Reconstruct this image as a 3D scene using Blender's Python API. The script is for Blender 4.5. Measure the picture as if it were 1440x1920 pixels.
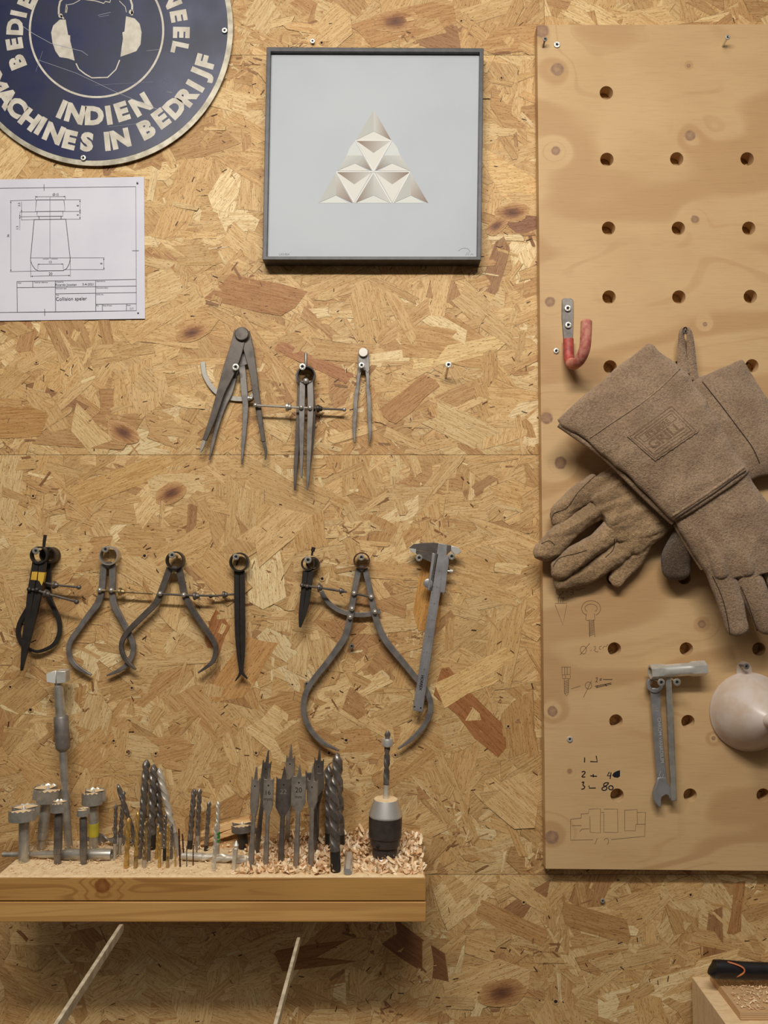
import bpy, bmesh, math, random
from mathutils import Vector, Matrix, noise
from mathutils.geometry import tessellate_polygon
from mathutils.bvhtree import BVHTree
PI = math.pi
sc = bpy.context.scene
for o in list(bpy.data.objects): bpy.data.objects.remove(o)
C = sc.collection

# ------------------------------------------------------------------ camera
F = 1500.0; D = 1.17; TH = math.atan(0.0478)
cd = bpy.data.cameras.new('camera'); cam = bpy.data.objects.new('camera', cd); C.objects.link(cam)
cd.sensor_fit = 'AUTO'; cd.sensor_width = 36; cd.lens = 36 * F / 1920; cd.clip_start = .01
cam.location = (0, -D, 0); cam.rotation_euler = (PI / 2 + TH, 0, 0)
sc.camera = cam
# ------------------------------------------------------------------ light
sc.view_settings.view_transform = 'Standard'; sc.view_settings.look = 'None'
sc.view_settings.gamma = 1; sc.view_settings.use_curve_mapping = False
sc.view_settings.exposure = 0.0
w = bpy.data.worlds.new('world'); sc.world = w; w.use_nodes = True
nt = w.node_tree; bg = nt.nodes['Background']
tcw = nt.nodes.new('ShaderNodeTexCoord'); sp = nt.nodes.new('ShaderNodeSeparateXYZ'); rw = nt.nodes.new('ShaderNodeValToRGB')
nt.links.new(tcw.outputs['Generated'], sp.inputs[0]); nt.links.new(sp.outputs[2], rw.inputs[0]); nt.links.new(rw.outputs[0], bg.inputs[0])
rw.color_ramp.elements[0].position = 0.0; rw.color_ramp.elements[0].color = (.30, .25, .20, 1)
rw.color_ramp.elements[1].position = .75; rw.color_ramp.elements[1].color = (1, .97, .92, 1)
bg.inputs[1].default_value = 0.24
def area(name, loc, target, sx, sy, power, col):
    l = bpy.data.lights.new(name, 'AREA'); l.shape = 'RECTANGLE'; l.size = sx; l.size_y = sy; l.energy = power; l.color = col
    o = bpy.data.objects.new(name, l); C.objects.link(o); o.location = loc
    o.rotation_euler = (Vector(target) - Vector(loc)).to_track_quat('-Z', 'Y').to_euler()
    o['kind'] = 'structure'
    return o
area('tube_lamp', (-.06, -1.15, .98), (0, -.0, -.75), 1.0, .09, 19.5, (1, .965, .91))
area('fill_lamp', (-.3, -2.4, 2.1), (0, 0, -.2), 1.6, .9, 18, (1, .96, .9))  # added soft fill, no visible source, evens out the falloff down the wall

# ------------------------------------------------------------------ pixel -> place
cT, sT = math.cos(TH), math.sin(TH)
def ray(px, py):
    dx = (px - 720) / F; dy = (960 - py) / F
    return Vector((dx, cT - dy * sT, sT + dy * cT))
CAM = Vector((0, -D, 0))
def P(px, py, d=0.0):                       # point at distance d in front of the wall
    r = ray(px, py); return CAM + r * ((D - d) / r.y)
def S(d=0.0): return (D - d) / F            # metres per pixel at that distance
SZ = P(400, 1646, .129).z                   # top of the shelf
def PS(px, py, z=None):                     # point on the shelf top
    z = SZ if z is None else z
    r = ray(px, py); return CAM + r * (z / r.z)

def srgb(*c):
    f = lambda v: (v / 255 / 12.92) if v <= 10 else ((v / 255 + .055) / 1.055) ** 2.4
    return tuple(f(v) for v in c)

# ------------------------------------------------------------------ materials
def nn(nt, t, **k):
    n = nt.nodes.new(t)
    for a, b in k.items(): setattr(n, a, b)
    return n
def mix(nt, fac, a, b, blend='MIX'):
    m = nn(nt, 'ShaderNodeMix', data_type='RGBA', blend_type=blend)
    for v, i in ((fac, 0), (a, 6), (b, 7)):
        if hasattr(v, 'is_linked'): nt.links.new(v, m.inputs[i])
        elif isinstance(v, tuple): m.inputs[i].default_value = (*v[:3], 1)
        else: m.inputs[i].default_value = v
    return m.outputs[2]
def math_(nt, op, a, b=None, c=None, clamp=False):
    m = nn(nt, 'ShaderNodeMath', operation=op, use_clamp=clamp)
    for i, v in enumerate((a, b, c)):
        if v is None: continue
        if hasattr(v, 'is_linked'): nt.links.new(v, m.inputs[i])
        else: m.inputs[i].default_value = v
    return m.outputs[0]
def ramp(nt, v, lo, hi, a=0., b=1.):
    m = nn(nt, 'ShaderNodeMapRange', interpolation_type='SMOOTHSTEP')
    nt.links.new(v, m.inputs[0])
    for i, x in zip((1, 2, 3, 4), (lo, hi, a, b)): m.inputs[i].default_value = x
    return m.outputs[0]
def nz(nt, vec, scale, det=3, rough=.55, dist=0.):
    n = nn(nt, 'ShaderNodeTexNoise'); nt.links.new(vec, n.inputs['Vector'])
    n.inputs['Scale'].default_value = scale; n.inputs['Detail'].default_value = det
    n.inputs['Roughness'].default_value = rough; n.inputs['Distortion'].default_value = dist
    return n.outputs[0]
def mapping(nt, vec, s, rot=(0, 0, 0)):
    m = nn(nt, 'ShaderNodeMapping'); nt.links.new(vec, m.inputs[0]); m.inputs['Scale'].default_value = s; m.inputs['Rotation'].default_value = rot
    return m.outputs[0]
def new_mat(name):
    m = bpy.data.materials.new(name); m.use_nodes = True; return m, m.node_tree, m.node_tree.nodes['Principled BSDF']
def bump(nt, bs, h, strength, dist):
    b = nn(nt, 'ShaderNodeBump'); nt.links.new(h, b.inputs['Height']); b.inputs['Strength'].default_value = strength
    b.inputs['Distance'].default_value = dist; nt.links.new(b.outputs[0], bs.inputs['Normal'])
def M_(name, c1, c2=None, rough=.5, metal=0., scale=60, bumps=None, spec=.5, stretch=(1, 1, 1), lo=.35, hi=.68, rvar=0., coat=0., detail=4):
    m, nt, bs = new_mat(name)
    tc = nn(nt, 'ShaderNodeTexCoord').outputs['Object']; v = mapping(nt, tc, stretch)
    n = nz(nt, v, scale, detail)
    c1 = srgb(*c1); c2 = srgb(*c2) if c2 else c1
    nt.links.new(mix(nt, ramp(nt, n, lo, hi), c1, c2), bs.inputs['Base Color'])
    bs.inputs['Metallic'].default_value = metal; bs.inputs['Specular IOR Level'].default_value = spec
    bs.inputs['Coat Weight'].default_value = coat
    if rvar: nt.links.new(ramp(nt, n, .3, .7, rough - rvar, rough + rvar), bs.inputs['Roughness'])
    else: bs.inputs['Roughness'].default_value = rough
    if bumps: bump(nt, bs, nz(nt, v, bumps[0], 4, .6), bumps[1], bumps[2])
    return m
def wood(name, cl, cd_, field=(2, 1, 9), fscale=1.0, freq=40, knots=(), contrast=.5, fibre=(6, 60, 200), rough=.6, knotc=(120, 88, 60), amp=.35, fib=.16):
    m, nt, bs = new_mat(name)
    pos = nn(nt, 'ShaderNodeNewGeometry').outputs['Position']
    v = mapping(nt, pos, field)
    f = nz(nt, v, fscale, 2, .45, .3)
    knot_mask = None; field_v = f
    for (c, r) in knots:
        dd = nn(nt, 'ShaderNodeVectorMath', operation='DISTANCE'); nt.links.new(pos, dd.inputs[0]); dd.inputs[1].default_value = c
        dist = dd.outputs['Value']
        q = math_(nt, 'DIVIDE', dist, r * 2.6); g = math_(nt, 'EXPONENT', math_(nt, 'MULTIPLY', math_(nt, 'MULTIPLY', q, q), -1.0))
        field_v = math_(nt, 'ADD', field_v, math_(nt, 'MULTIPLY', g, amp))
        wob = math_(nt, 'ADD', dist, math_(nt, 'MULTIPLY', math_(nt, 'SUBTRACT', nz(nt, pos, 160, 1), .5), r * .35))
        k = ramp(nt, wob, r * .78, r * 1.12, 1., 0.)
        inner = ramp(nt, dist, 0, r * .9, .62, 1.); k = math_(nt, 'MULTIPLY', k, inner)
        knot_mask = k if knot_mask is None else math_(nt, 'MAXIMUM', knot_mask, k)
    s = math_(nt, 'SINE', math_(nt, 'MULTIPLY', field_v, freq)); s = ramp(nt, s, .25, 1.0)
    ln_ = ramp(nt, math_(nt, 'SINE', math_(nt, 'MULTIPLY', field_v, freq * 2.3)), .80, 1.0, 0, .55)
    s = math_(nt, 'MAXIMUM', s, math_(nt, 'MULTIPLY', ln_, ramp(nt, nz(nt, pos, 9, 2), .42, .6)))
    blot = nz(nt, mapping(nt, pos, (2, 1, 4)), 3.0, 3)
    fb = nz(nt, mapping(nt, pos, fibre), 4.0, 3, .6)
    col = mix(nt, math_(nt, 'MULTIPLY', s, contrast), srgb(*cl), srgb(*cd_))
    col = mix(nt, ramp(nt, blot, .35, .7, 0, .30), col, srgb(*cd_))
    col = mix(nt, ramp(nt, fb, .45, .75, 0, fib), col, srgb(*[int(x * .7) for x in cd_]))
    if knot_mask is not None:
        kn = nz(nt, pos, 220, 2)
        col = mix(nt, knot_mask, col, mix(nt, kn, srgb(*[int(x * .8) for x in knotc]), srgb(*[min(255, int(x * 1.25)) for x in knotc])))
    nt.links.new(col, bs.inputs['Base Color']); bs.inputs['Roughness'].default_value = rough
    bs.inputs['Specular IOR Level'].default_value = .3
    bump(nt, bs, fb, .25, .0004)
    return m
def attr_mat(name, rough=.6, grain=None, spec=.4):
    m, nt, bs = new_mat(name)
    a = nn(nt, 'ShaderNodeAttribute', attribute_name='col').outputs['Color']
    nt.links.new(a, bs.inputs['Base Color']); bs.inputs['Roughness'].default_value = rough; bs.inputs['Specular IOR Level'].default_value = spec
    return m

MT = {}
MT['steel'] = M_('brushed_steel', (196, 190, 178), (158, 152, 142), .38, .65, 60, (400, .12, .0002), rvar=.08)
MT['bright'] = M_('bright_steel', (236, 233, 224), (206, 202, 192), .34, .6, 60, (600, .06, .0002), rvar=.08)
MT['grey'] = M_('worn_grey_steel', (138, 131, 124), (108, 102, 97), .45, .45, 70, (500, .12, .0002), rvar=.06)
MT['spade'] = M_('worn_spade_steel', (162, 151, 138), (126, 116, 105), .4, .45, 70, (500, .12, .0002), rvar=.06)
MT['dark'] = M_('dark_oxidised_steel', (108, 99, 91), (82, 75, 69), .42, .4, 70, (500, .12, .0002), rvar=.08)
MT['black'] = M_('black_steel', (60, 55, 51), (44, 39, 36), .45, .45, 70, (420, .12, .0002), rvar=.08)
MT['drill_dark'] = M_('black_oxide_drill_steel', (132, 124, 116), (98, 92, 86), .34, .55, 70, None, rvar=.06)
MT['drill_light'] = M_('bright_drill_steel', (220, 212, 196), (186, 176, 160), .42, .45, 80, None, rvar=.06)
MT['gold'] = M_('titanium_gold_drill', (206, 166, 92), (164, 128, 70), .40, .5, 90, None, rvar=.06)
MT['brass'] = M_('aged_brass', (190, 165, 118), (130, 108, 76), .4, .8, 150)
MT['zinc'] = M_('zinc_screw', (228, 225, 214), (190, 187, 178), .32, .8, 200)
MT['hole'] = M_('dark_recess', (22, 18, 15), None, .9)
MT['chuck'] = M_('black_chuck_steel', (74, 66, 62), (60, 53, 50), .42, .3, 90, (500, .1, .0002))
MT['mill'] = M_('turned_aluminium', (225, 222, 216), (214, 210, 202), .36, .7, 30, None)
MT['enamel'] = M_('blue_enamel', (24, 31, 72), (18, 23, 50), .34, 0, 14, (300, .05, .0002), spec=.6, rvar=.08)
MT['signrim'] = M_('worn_aluminium_rim', (188, 180, 160), (150, 142, 124), .5, .35, 60)
MT['signwhite'] = M_('worn_cream_print', (206, 198, 182), (184, 175, 158), .5, 0, 60)
MT['scratch'] = M_('scratch_in_enamel', (150, 150, 160), None, .5)
MT['paper'] = M_('white_paper', (214, 211, 219), (206, 203, 212), .75, 0, 9)
MT['ink'] = M_('printed_ink', (66, 64, 72), None, .7)
MT['inkb'] = M_('black_ink', (34, 32, 38), None, .7)
MT['frame'] = M_('dark_grey_frame', (66, 64, 66), (50, 48, 50), .45, 0, 80)
MT['artpaper'] = M_('cool_grey_print_paper', (176, 180, 183), (171, 176, 180), .6, 0, 6)
MT['art'] = attr_mat('printed_colours', .6)
MT['pencil'] = M_('pencil_line', (118, 92, 66), None, .8)
MT['marker'] = M_('black_marker', (16, 14, 22), None, .6)
MT['red'] = M_('red_rubber_coating', (178, 78, 66), (150, 56, 50), .55, 0, 160, (500, .2, .0003))
MT['dusty'] = M_('dusty_pink_rubber', (196, 132, 112), (170, 84, 76), .65, 0, 120, (500, .2, .0003))
MT['rust'] = M_('brown_ring', (96, 60, 40), (60, 40, 30), .5, .5, 200)
MT['yellow'] = M_('yellow_tape', (214, 172, 62), (196, 150, 48), .5, 0, 60)
MT['green'] = M_('green_tape', (36, 140, 50), (30, 110, 40), .4, 0, 60)
MT['ytape'] = M_('olive_yellow_tape', (190, 170, 50), (150, 150, 50), .45, 0, 60)
MT['blackplastic'] = M_('black_plastic_handle', (26, 24, 27), (20, 18, 20), .32, 0, 60, spec=.55)
MT['orange'] = M_('orange_plastic_ring', (216, 130, 80), (200, 110, 66), .45, 0, 60)
MT['vernier'] = M_('satin_steel', (170, 167, 166), (150, 147, 147), .42, .6, 50, (300, .1, .0002))
MT['barside'] = M_('flat_bar_steel', (214, 202, 176), (178, 166, 142), .5, .25, 80, (300, .3, .0003))
# suede
def suede(name, a, b, dark):
    m, nt, bs = new_mat(name)
    tc = nn(nt, 'ShaderNodeTexCoord').outputs['Object']
    n1 = nz(nt, tc, 22, 4); n2 = nz(nt, tc, 330, 3, .7); n3 = nz(nt, tc, 900, 2, .7)
    col = mix(nt, ramp(nt, n1, .32, .68), srgb(*a), srgb(*b))
    col = mix(nt, ramp(nt, n2, .40, .68, 0, .55), col, srgb(*dark))
    col = mix(nt, ramp(nt, n3, .56, .74, 0, .6), col, srgb(205, 182, 150))
    nt.links.new(col, bs.inputs['Base Color']); bs.inputs['Roughness'].default_value = .95; bs.inputs['Specular IOR Level'].default_value = .1
    bs.inputs['Sheen Weight'].default_value = .25; bs.inputs['Sheen Roughness'].default_value = .6
    h = math_(nt, 'ADD', n2, math_(nt, 'MULTIPLY', n3, .6))
    bump(nt, bs, h, 1.0, .0026)
    return m
MT['suede'] = suede('brown_suede', (175, 144, 112), (150, 120, 91), (102, 77, 56))
MT['suede_tan'] = suede('tan_suede', (186, 150, 106), (150, 118, 80), (100, 75, 50))
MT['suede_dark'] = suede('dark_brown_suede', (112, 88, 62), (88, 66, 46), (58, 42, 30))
MT['seam'] = M_('dark_stitching', (62, 46, 34), None, .9)
# funnel plastic
m, nt, bs = new_mat('translucent_white_plastic')
pn = nz(nt, nn(nt, 'ShaderNodeTexCoord').outputs['Object'], 40, 5)
nt.links.new(mix(nt, ramp(nt, pn, .35, .7), srgb(240, 228, 218), srgb(226, 206, 184)), bs.inputs['Base Color'])
bs.inputs['Roughness'].default_value = .28; bs.inputs['Subsurface Weight'].default_value = .0
tr = nn(nt, 'ShaderNodeBsdfTranslucent'); tr.inputs[0].default_value = (*srgb(242, 226, 210), 1)
ms = nn(nt, 'ShaderNodeMixShader'); ms.inputs[0].default_value = .35
nt.links.new(bs.outputs[0], ms.inputs[1]); nt.links.new(tr.outputs[0], ms.inputs[2])
tp = nn(nt, 'ShaderNodeBsdfTransparent'); ms2 = nn(nt, 'ShaderNodeMixShader'); ms2.inputs[0].default_value = .12
nt.links.new(ms.outputs[0], ms2.inputs[1]); nt.links.new(tp.outputs[0], ms2.inputs[2])
nt.links.new(ms2.outputs[0], nt.nodes['Material Output'].inputs[0]); MT['funnel'] = m
# strand board
m, nt, bs = new_mat('oriented_strand_board')
uv = nn(nt, 'ShaderNodeUVMap').outputs[0]
colA = nn(nt, 'ShaderNodeAttribute', attribute_name='col').outputs['Color']
g1 = nz(nt, mapping(nt, uv, (26, 380, 1)), 1.0, 4, .65, 1.1)
g2 = nz(nt, mapping(nt, uv, (170, 1000, 1)), 1.0, 2, .6)
g3 = nz(nt, mapping(nt, uv, (14, 60, 1)), 1.0, 3, .6)
col = mix(nt, ramp(nt, g1, .44, .62, 0, .95), colA, mix(nt, 1.0, colA, (.72, .60, .47), 'MULTIPLY'))
col = mix(nt, ramp(nt, g3, .38, .70, 0, .45), col, mix(nt, 1.0, colA, (.86, .78, .68), 'MULTIPLY'))
col = mix(nt, ramp(nt, g2, .60, .66, 0, .80), col, srgb(96, 66, 38))
nt.links.new(col, bs.inputs['Base Color']); bs.inputs['Roughness'].default_value = .55; bs.inputs['Specular IOR Level'].default_value = .35
bump(nt, bs, math_(nt, 'SUBTRACT', g1, math_(nt, 'MULTIPLY', ramp(nt, g2, .64, .76), .8)), .6, .0009)
MT['osb'] = m
MT['gap'] = M_('dark_gap', (58, 38, 20), None, .9)
MT['shaving'] = attr_mat('pale_wood_shavings', .7, spec=.2)
MT['sawdust'] = M_('pale_sawdust', (238, 211, 168), (226, 195, 150), .9, 0, 160, (900, .7, .0012), spec=.1)

# ------------------------------------------------------------------ mesh building
def catmull(pts, n=6):
    if len(pts) < 3: return [tuple(p) for p in pts]
    out = []; m = len(pts)
    for i in range(m - 1):
        p0 = pts[max(i - 1, 0)]; p1 = pts[i]; p2 = pts[i + 1]; p3 = pts[min(i + 2, m - 1)]
        for k in range(n):
            t = k / n
            out.append(tuple(.5 * ((2 * b) + (-a + c) * t + (2 * a - 5 * b + 4 * c - d) * t * t + (-a + 3 * b - 3 * c + d) * t ** 3) for a, b, c, d in zip(p0, p1, p2, p3)))
    out.append(tuple(pts[-1])); return out

class MB:
    def __init__(s): s.v = []; s.f = []; s.c = []; s.uv = []
    def add(s, vs, fs, col=None):
        b = len(s.v); s.v += [Vector(x) for x in vs]; s.f += [tuple(i + b for i in f) for f in fs]
        if col is not None: s.c += (col if isinstance(col, list) else [col] * len(vs))
        return s
    def box(s, a, b):
        x0, y0, z0 = a; x1, y1, z1 = b
        vs = [(x, y, z) for x in (x0, x1) for y in (y0, y1) for z in (z0, z1)]
        return s.add(vs, [(0, 1, 3, 2), (4, 6, 7, 5), (0, 4, 5, 1), (2, 3, 7, 6), (0, 2, 6, 4), (1, 5, 7, 3)])
    def hexa(s, q0, q1):     # two quads
        return s.add(list(q0) + list(q1), [(0, 1, 2, 3), (7, 6, 5, 4), (0, 4, 5, 1), (1, 5, 6, 2), (2, 6, 7, 3), (3, 7, 4, 0)])
    def tube(s, pts, rad, n=14, cap=True, squash=None):
        pts = [Vector(p) for p in pts]; m = len(pts)
        if not isinstance(rad, (list, tuple)): rad = [rad] * m
        tn = [(pts[min(i + 1, m - 1)] - pts[max(i - 1, 0)]) for i in range(m)]
        for i in range(m):
            if tn[i].length < 1e-9: tn[i] = tn[i - 1] if i else pts[-1] - pts[0]
            tn[i] = tn[i].normalized()
        u = tn[0].cross(Vector((0, 1, 0)));
        if u.length < .05: u = tn[0].cross(Vector((1, 0, 0)))
        u.normalize(); vs = []
        for i in range(m):
            u = (u - tn[i] * u.dot(tn[i])).normalized(); w_ = tn[i].cross(u)
            for k in range(n):
                a = 2 * PI * k / n
                vs.append(pts[i] + (u * math.cos(a) + w_ * math.sin(a) * (squash or 1)) * rad[i])
        fs = [(i * n + k, i * n + (k + 1) % n, (i + 1) * n + (k + 1) % n, (i + 1) * n + k) for i in range(m - 1) for k in range(n)]
        if cap: fs += [tuple(range(n - 1, -1, -1)), tuple((m - 1) * n + k for k in range(n))]
        return s.add(vs, fs)
    def lathe(s, p0, p1, prof, n=28):  # prof: (t 0..1 along axis, radius m)
        p0 = Vector(p0); p1 = Vector(p1)
        ax = p1 - p0
        return s.tube([p0 + ax * t for t, r in prof], [max(r, 1e-5) for t, r in prof], n) if False else s._lathe(p0, ax, prof, n)
    def _lathe(s, p0, ax, prof, n, a0=0.0):
        d = ax.normalized(); u = d.cross(Vector((0, 1, 0)))
        if u.length < .05: u = d.cross(Vector((1, 0, 0)))
        u.normalize(); w_ = d.cross(u); vs = []
        for t, r in prof:
            for k in range(n):
                a = 2 * PI * k / n + a0; vs.append(p0 + ax * t + (u * math.cos(a) + w_ * math.sin(a)) * max(r, 1e-5))
        m = len(prof)
        fs = [(i * n + k, i * n + (k + 1) % n, (i + 1) * n + (k + 1) % n, (i + 1) * n + k) for i in range(m - 1) for k in range(n)]
        fs += [tuple(range(n - 1, -1, -1)), tuple((m - 1) * n + k for k in range(n))]
        return s.add(vs, fs)
    def ball(s, c, r, n=12, m=8, sc_=(1, 1, 1)):
        c = Vector(c); vs = [c + Vector((0, 0, r * sc_[2]))]; fs = []
        for i in range(1, m):
            th = PI * i / m
            for k in range(n):
                a = 2 * PI * k / n; vs.append(c + Vector((r * sc_[0] * math.sin(th) * math.cos(a), r * sc_[1] * math.sin(th) * math.sin(a), r * sc_[2] * math.cos(th))))
        vs.append(c - Vector((0, 0, r * sc_[2])))
        for k in range(n):
            fs.append((0, 1 + k, 1 + (k + 1) % n))
            for i in range(m - 2): fs.append((1 + i * n + k, 1 + (i + 1) * n + k, 1 + (i + 1) * n + (k + 1) % n, 1 + i * n + (k + 1) % n))
            fs.append((len(vs) - 1, 1 + (m - 2) * n + (k + 1) % n, 1 + (m - 2) * n + k))
        return s.add(vs, fs)
    def prism(s, outline, d, t, holes=(), depths=None):   # outline in pixels, front face at d+t, back at d
        loops = [list(outline)] + [list(h) for h in holes]
        fr = []; bk = []; li = []
        for L in loops:
            li.append((len(fr), len(L)))
            for p in L:
                dd = p[2] if len(p) > 2 else 0
                q = P(p[0], p[1], d + t + dd); fr.append(q); bk.append(Vector((q.x, -(d + dd), q.z)))
        tris = tessellate_polygon([[Vector((fr[a + i].x, fr[a + i].z, 0)) for i in range(n)] for a, n in li])
        N = len(fr); fs = [tuple(t_) for t_ in tris] + [tuple(i + N for i in reversed(t_)) for t_ in tris]
        for a, n in li:
            for i in range(n): j = (i + 1) % n; fs.append((a + i, a + j, N + a + j, N + a + i))
        return s.add(fr + bk, fs)
    def ribbon(s, pts, wid, d, t, n=6, dd=None):      # centreline + widths in pixels
        q = [(p[0], p[1], wid[i], (dd[i] if dd else 0)) for i, p in enumerate(pts)]
        q = catmull(q, n); L = []; R = []
        for i, p in enumerate(q):
            a = q[max(i - 1, 0)]; b = q[min(i + 1, len(q) - 1)]
            tx, ty = b[0] - a[0], b[1] - a[1]; l = math.hypot(tx, ty) or 1; nx, ny = -ty / l, tx / l; h = max(p[2], .4) / 2
            L.append(P(p[0] + nx * h, p[1] + ny * h, d + t + p[3])); R.append(P(p[0] - nx * h, p[1] - ny * h, d + t + p[3]))
        m = len(q); vs = []
        for i in range(m):
            dv = q[i][3]
            vs += [L[i], R[i], Vector((R[i].x, -(d + dv), R[i].z)), Vector((L[i].x, -(d + dv), L[i].z))]
        fs = [(0, 1, 2, 3), tuple(4 * (m - 1) + k for k in (3, 2, 1, 0))]
        for i in range(m - 1):
            for k in range(4): k2 = (k + 1) % 4; fs.append((4 * i + k, 4 * i + k2, 4 * i + 4 + k2, 4 * i + 4 + k))
        return s.add(vs, fs)
    def stroke(s, pts, wpx, d, smooth=False, fn=None):   # flat mark lying on a surface
        pts = catmull(pts, 5) if smooth else [tuple(p) for p in pts]
        fn = fn or (lambda x, y: P(x, y, d)); vs = []
        for i, p in enumerate(pts):
            a = pts[max(i - 1, 0)]; b = pts[min(i + 1, len(pts) - 1)]
            tx, ty = b[0] - a[0], b[1] - a[1]; l = math.hypot(tx, ty) or 1; nx, ny = -ty / l * wpx / 2, tx / l * wpx / 2
            vs += [fn(p[0] + nx, p[1] + ny), fn(p[0] - nx, p[1] - ny)]
        return s.add(vs, [(2 * i, 2 * i + 1, 2 * i + 3, 2 * i + 2) for i in range(len(pts) - 1)])
    def poly(s, pts, d, col=None):
        vs = [P(p[0], p[1], d) for p in pts]
        tris = tessellate_polygon([[Vector((v.x, v.z, 0)) for v in vs]])
        return s.add(vs, [tuple(t) for t in tris], col)
    def text(s, st, x, y, h, d, rot=0., bold=0., left=False, fn=None, wide=1.0):
        gv, gf, bb = glyphs(st, bold); k = h / .69
        ox = bb[0] if left else (bb[0] + bb[2]) / 2; oy = 0. if left else (bb[1] + bb[3]) / 2
        ca, sa = math.cos(rot), math.sin(rot); fn = fn or (lambda a, b: P(a, b, d)); vs = []
        for (a, b) in gv:
            u = (a - ox) * k * wide; v_ = (b - oy) * k
            vs.append(fn(x + u * ca + v_ * sa, y + u * sa - v_ * ca))
        return s.add(vs, gf)
    def twist(s, p0, p1, r, turns=4, n=28, start=0.32, tip=1.2, depth=.30, core=None):
        turns = turns * .68
        # drill: plain shank up to `start`, then two-flute twisted body and a cone tip
        p0 = Vector(p0); p1 = Vector(p1); ax = p1 - p0; L = ax.length; d = ax / L
        u = d.cross(Vector((0, 1, 0))).normalized(); w_ = d.cross(u)
        prof = [(0, .9, 0), (.01, 1, 0), (start - .02, 1, 0), (start, 1, 0)]
        m = int(max(24, turns * 26)); tipl = min(.1, r * tip / L)
        for i in range(m + 1):
            t = start + (1 - tipl - start) * i / m; prof.append((t, 1, min(1, i / 4)))
        prof += [(1 - tipl * .4, .6, 1), (1, .12, 1)]
        vs = []
        for (t, sc_, fl) in prof:
            ph = 2 * PI * turns * max(0, t - start) / (1 - start)
            for k in range(n):
                a = 2 * PI * k / n; c = math.cos(2 * a); q = min(1, max(0, (c - .05) * 1.8)) ** .7
                rr = r * sc_ * (1 - depth * q * fl)
                vs.append(p0 + ax * t + (u * math.cos(a - ph) + w_ * math.sin(a - ph)) * rr)
        M = len(prof)
        fs = [(i * n + k, i * n + (k + 1) % n, (i + 1) * n + (k + 1) % n, (i + 1) * n + k) for i in range(M - 1) for k in range(n)]
        fs += [tuple(range(n - 1, -1, -1)), tuple((M - 1) * n + k for k in range(n))]
        return s.add(vs, fs)
    def build(s, name, mat, parent=None, label=None, sharp=35, bevel=0., recalc=True, flat=False):
        me = bpy.data.meshes.new(name)
        off = wloc(parent) if parent else None
        vs = s.v
        if off is None:
            xs = [v.x for v in vs]; ys = [v.y for v in vs]; zs = [v.z for v in vs]
            off = Vector(((min(xs) + max(xs)) / 2, (min(ys) + max(ys)) / 2, min(zs)))
        me.from_pydata([v - off for v in vs], [], s.f)
        if s.c:
            a = me.color_attributes.new('col', 'FLOAT_COLOR', 'POINT')
            a.data.foreach_set('color', [x for c in s.c for x in (*c[:3], 1.0)])
        if s.uv:
            l = me.uv_layers.new(name='UVMap'); vi = [0] * len(me.loops); me.loops.foreach_get('vertex_index', vi)
            l.data.foreach_set('uv', [x for i in vi for x in s.uv[i]])
        if recalc:
            bm = bmesh.new(); bm.from_mesh(me); bmesh.ops.recalc_face_normals(bm, faces=bm.faces); bm.to_mesh(me); bm.free()
        if not flat:
            me.polygons.foreach_set('use_smooth', [True] * len(me.polygons)); me.set_sharp_from_angle(angle=math.radians(sharp))
        if isinstance(mat, str): mat = MT[mat]
        me.materials.append(mat)
        o = bpy.data.objects.new(name, me); C.objects.link(o)
        if parent: o.parent = parent
        else: o.location = off
        if label: o['label'] = label
        if bevel:
            b = o.modifiers.new('bevel', 'BEVEL'); b.width = bevel; b.segments = 2; b.limit_method = 'ANGLE'; b.angle_limit = math.radians(50)
        return o
def wloc(o):
    v = Vector((0, 0, 0))
    while o: v += o.location; o = o.parent
    return v
def tag(o, label, cat, group=None, kind=None):
    o['label'] = label; o['category'] = cat
    if group: o['group'] = group
    if kind: o['kind'] = kind
    return o
def thing(name, label, cat, loc, group=None):
    o = bpy.data.objects.new(name, None); C.objects.link(o); o.location = loc; o.empty_display_size = .01
    return tag(o, label, cat, group)
GC = {}
def glyphs(st, bold):
    key = (st, bold)
    if key not in GC:
        cu = bpy.data.curves.new('t', 'FONT'); cu.body = st; cu.offset = bold; cu.size = 1; cu.resolution_u = 3
        o = bpy.data.objects.new('t', cu); C.objects.link(o)
        dg = bpy.context.evaluated_depsgraph_get(); dg.update()
        me = bpy.data.meshes.new_from_object(o.evaluated_get(dg))
        vs = [(v.co.x, v.co.y) for v in me.vertices]; fs = [tuple(p.vertices) for p in me.polygons]
        bb = (min(v[0] for v in vs), min(v[1] for v in vs), max(v[0] for v in vs), max(v[1] for v in vs))
        bpy.data.objects.remove(o); bpy.data.curves.remove(cu); bpy.data.meshes.remove(me)
        GC[key] = (vs, fs, bb)
    return GC[key]
def circ(x, y, r, n=24, ry=None): return [(x + r * math.cos(2 * PI * k / n), y + (ry or r) * math.sin(2 * PI * k / n)) for k in range(n)]
def Z(x0, y0, k): return lambda *p: [(x0 + a / k, y0 + b / k) for a, b in p]

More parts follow.
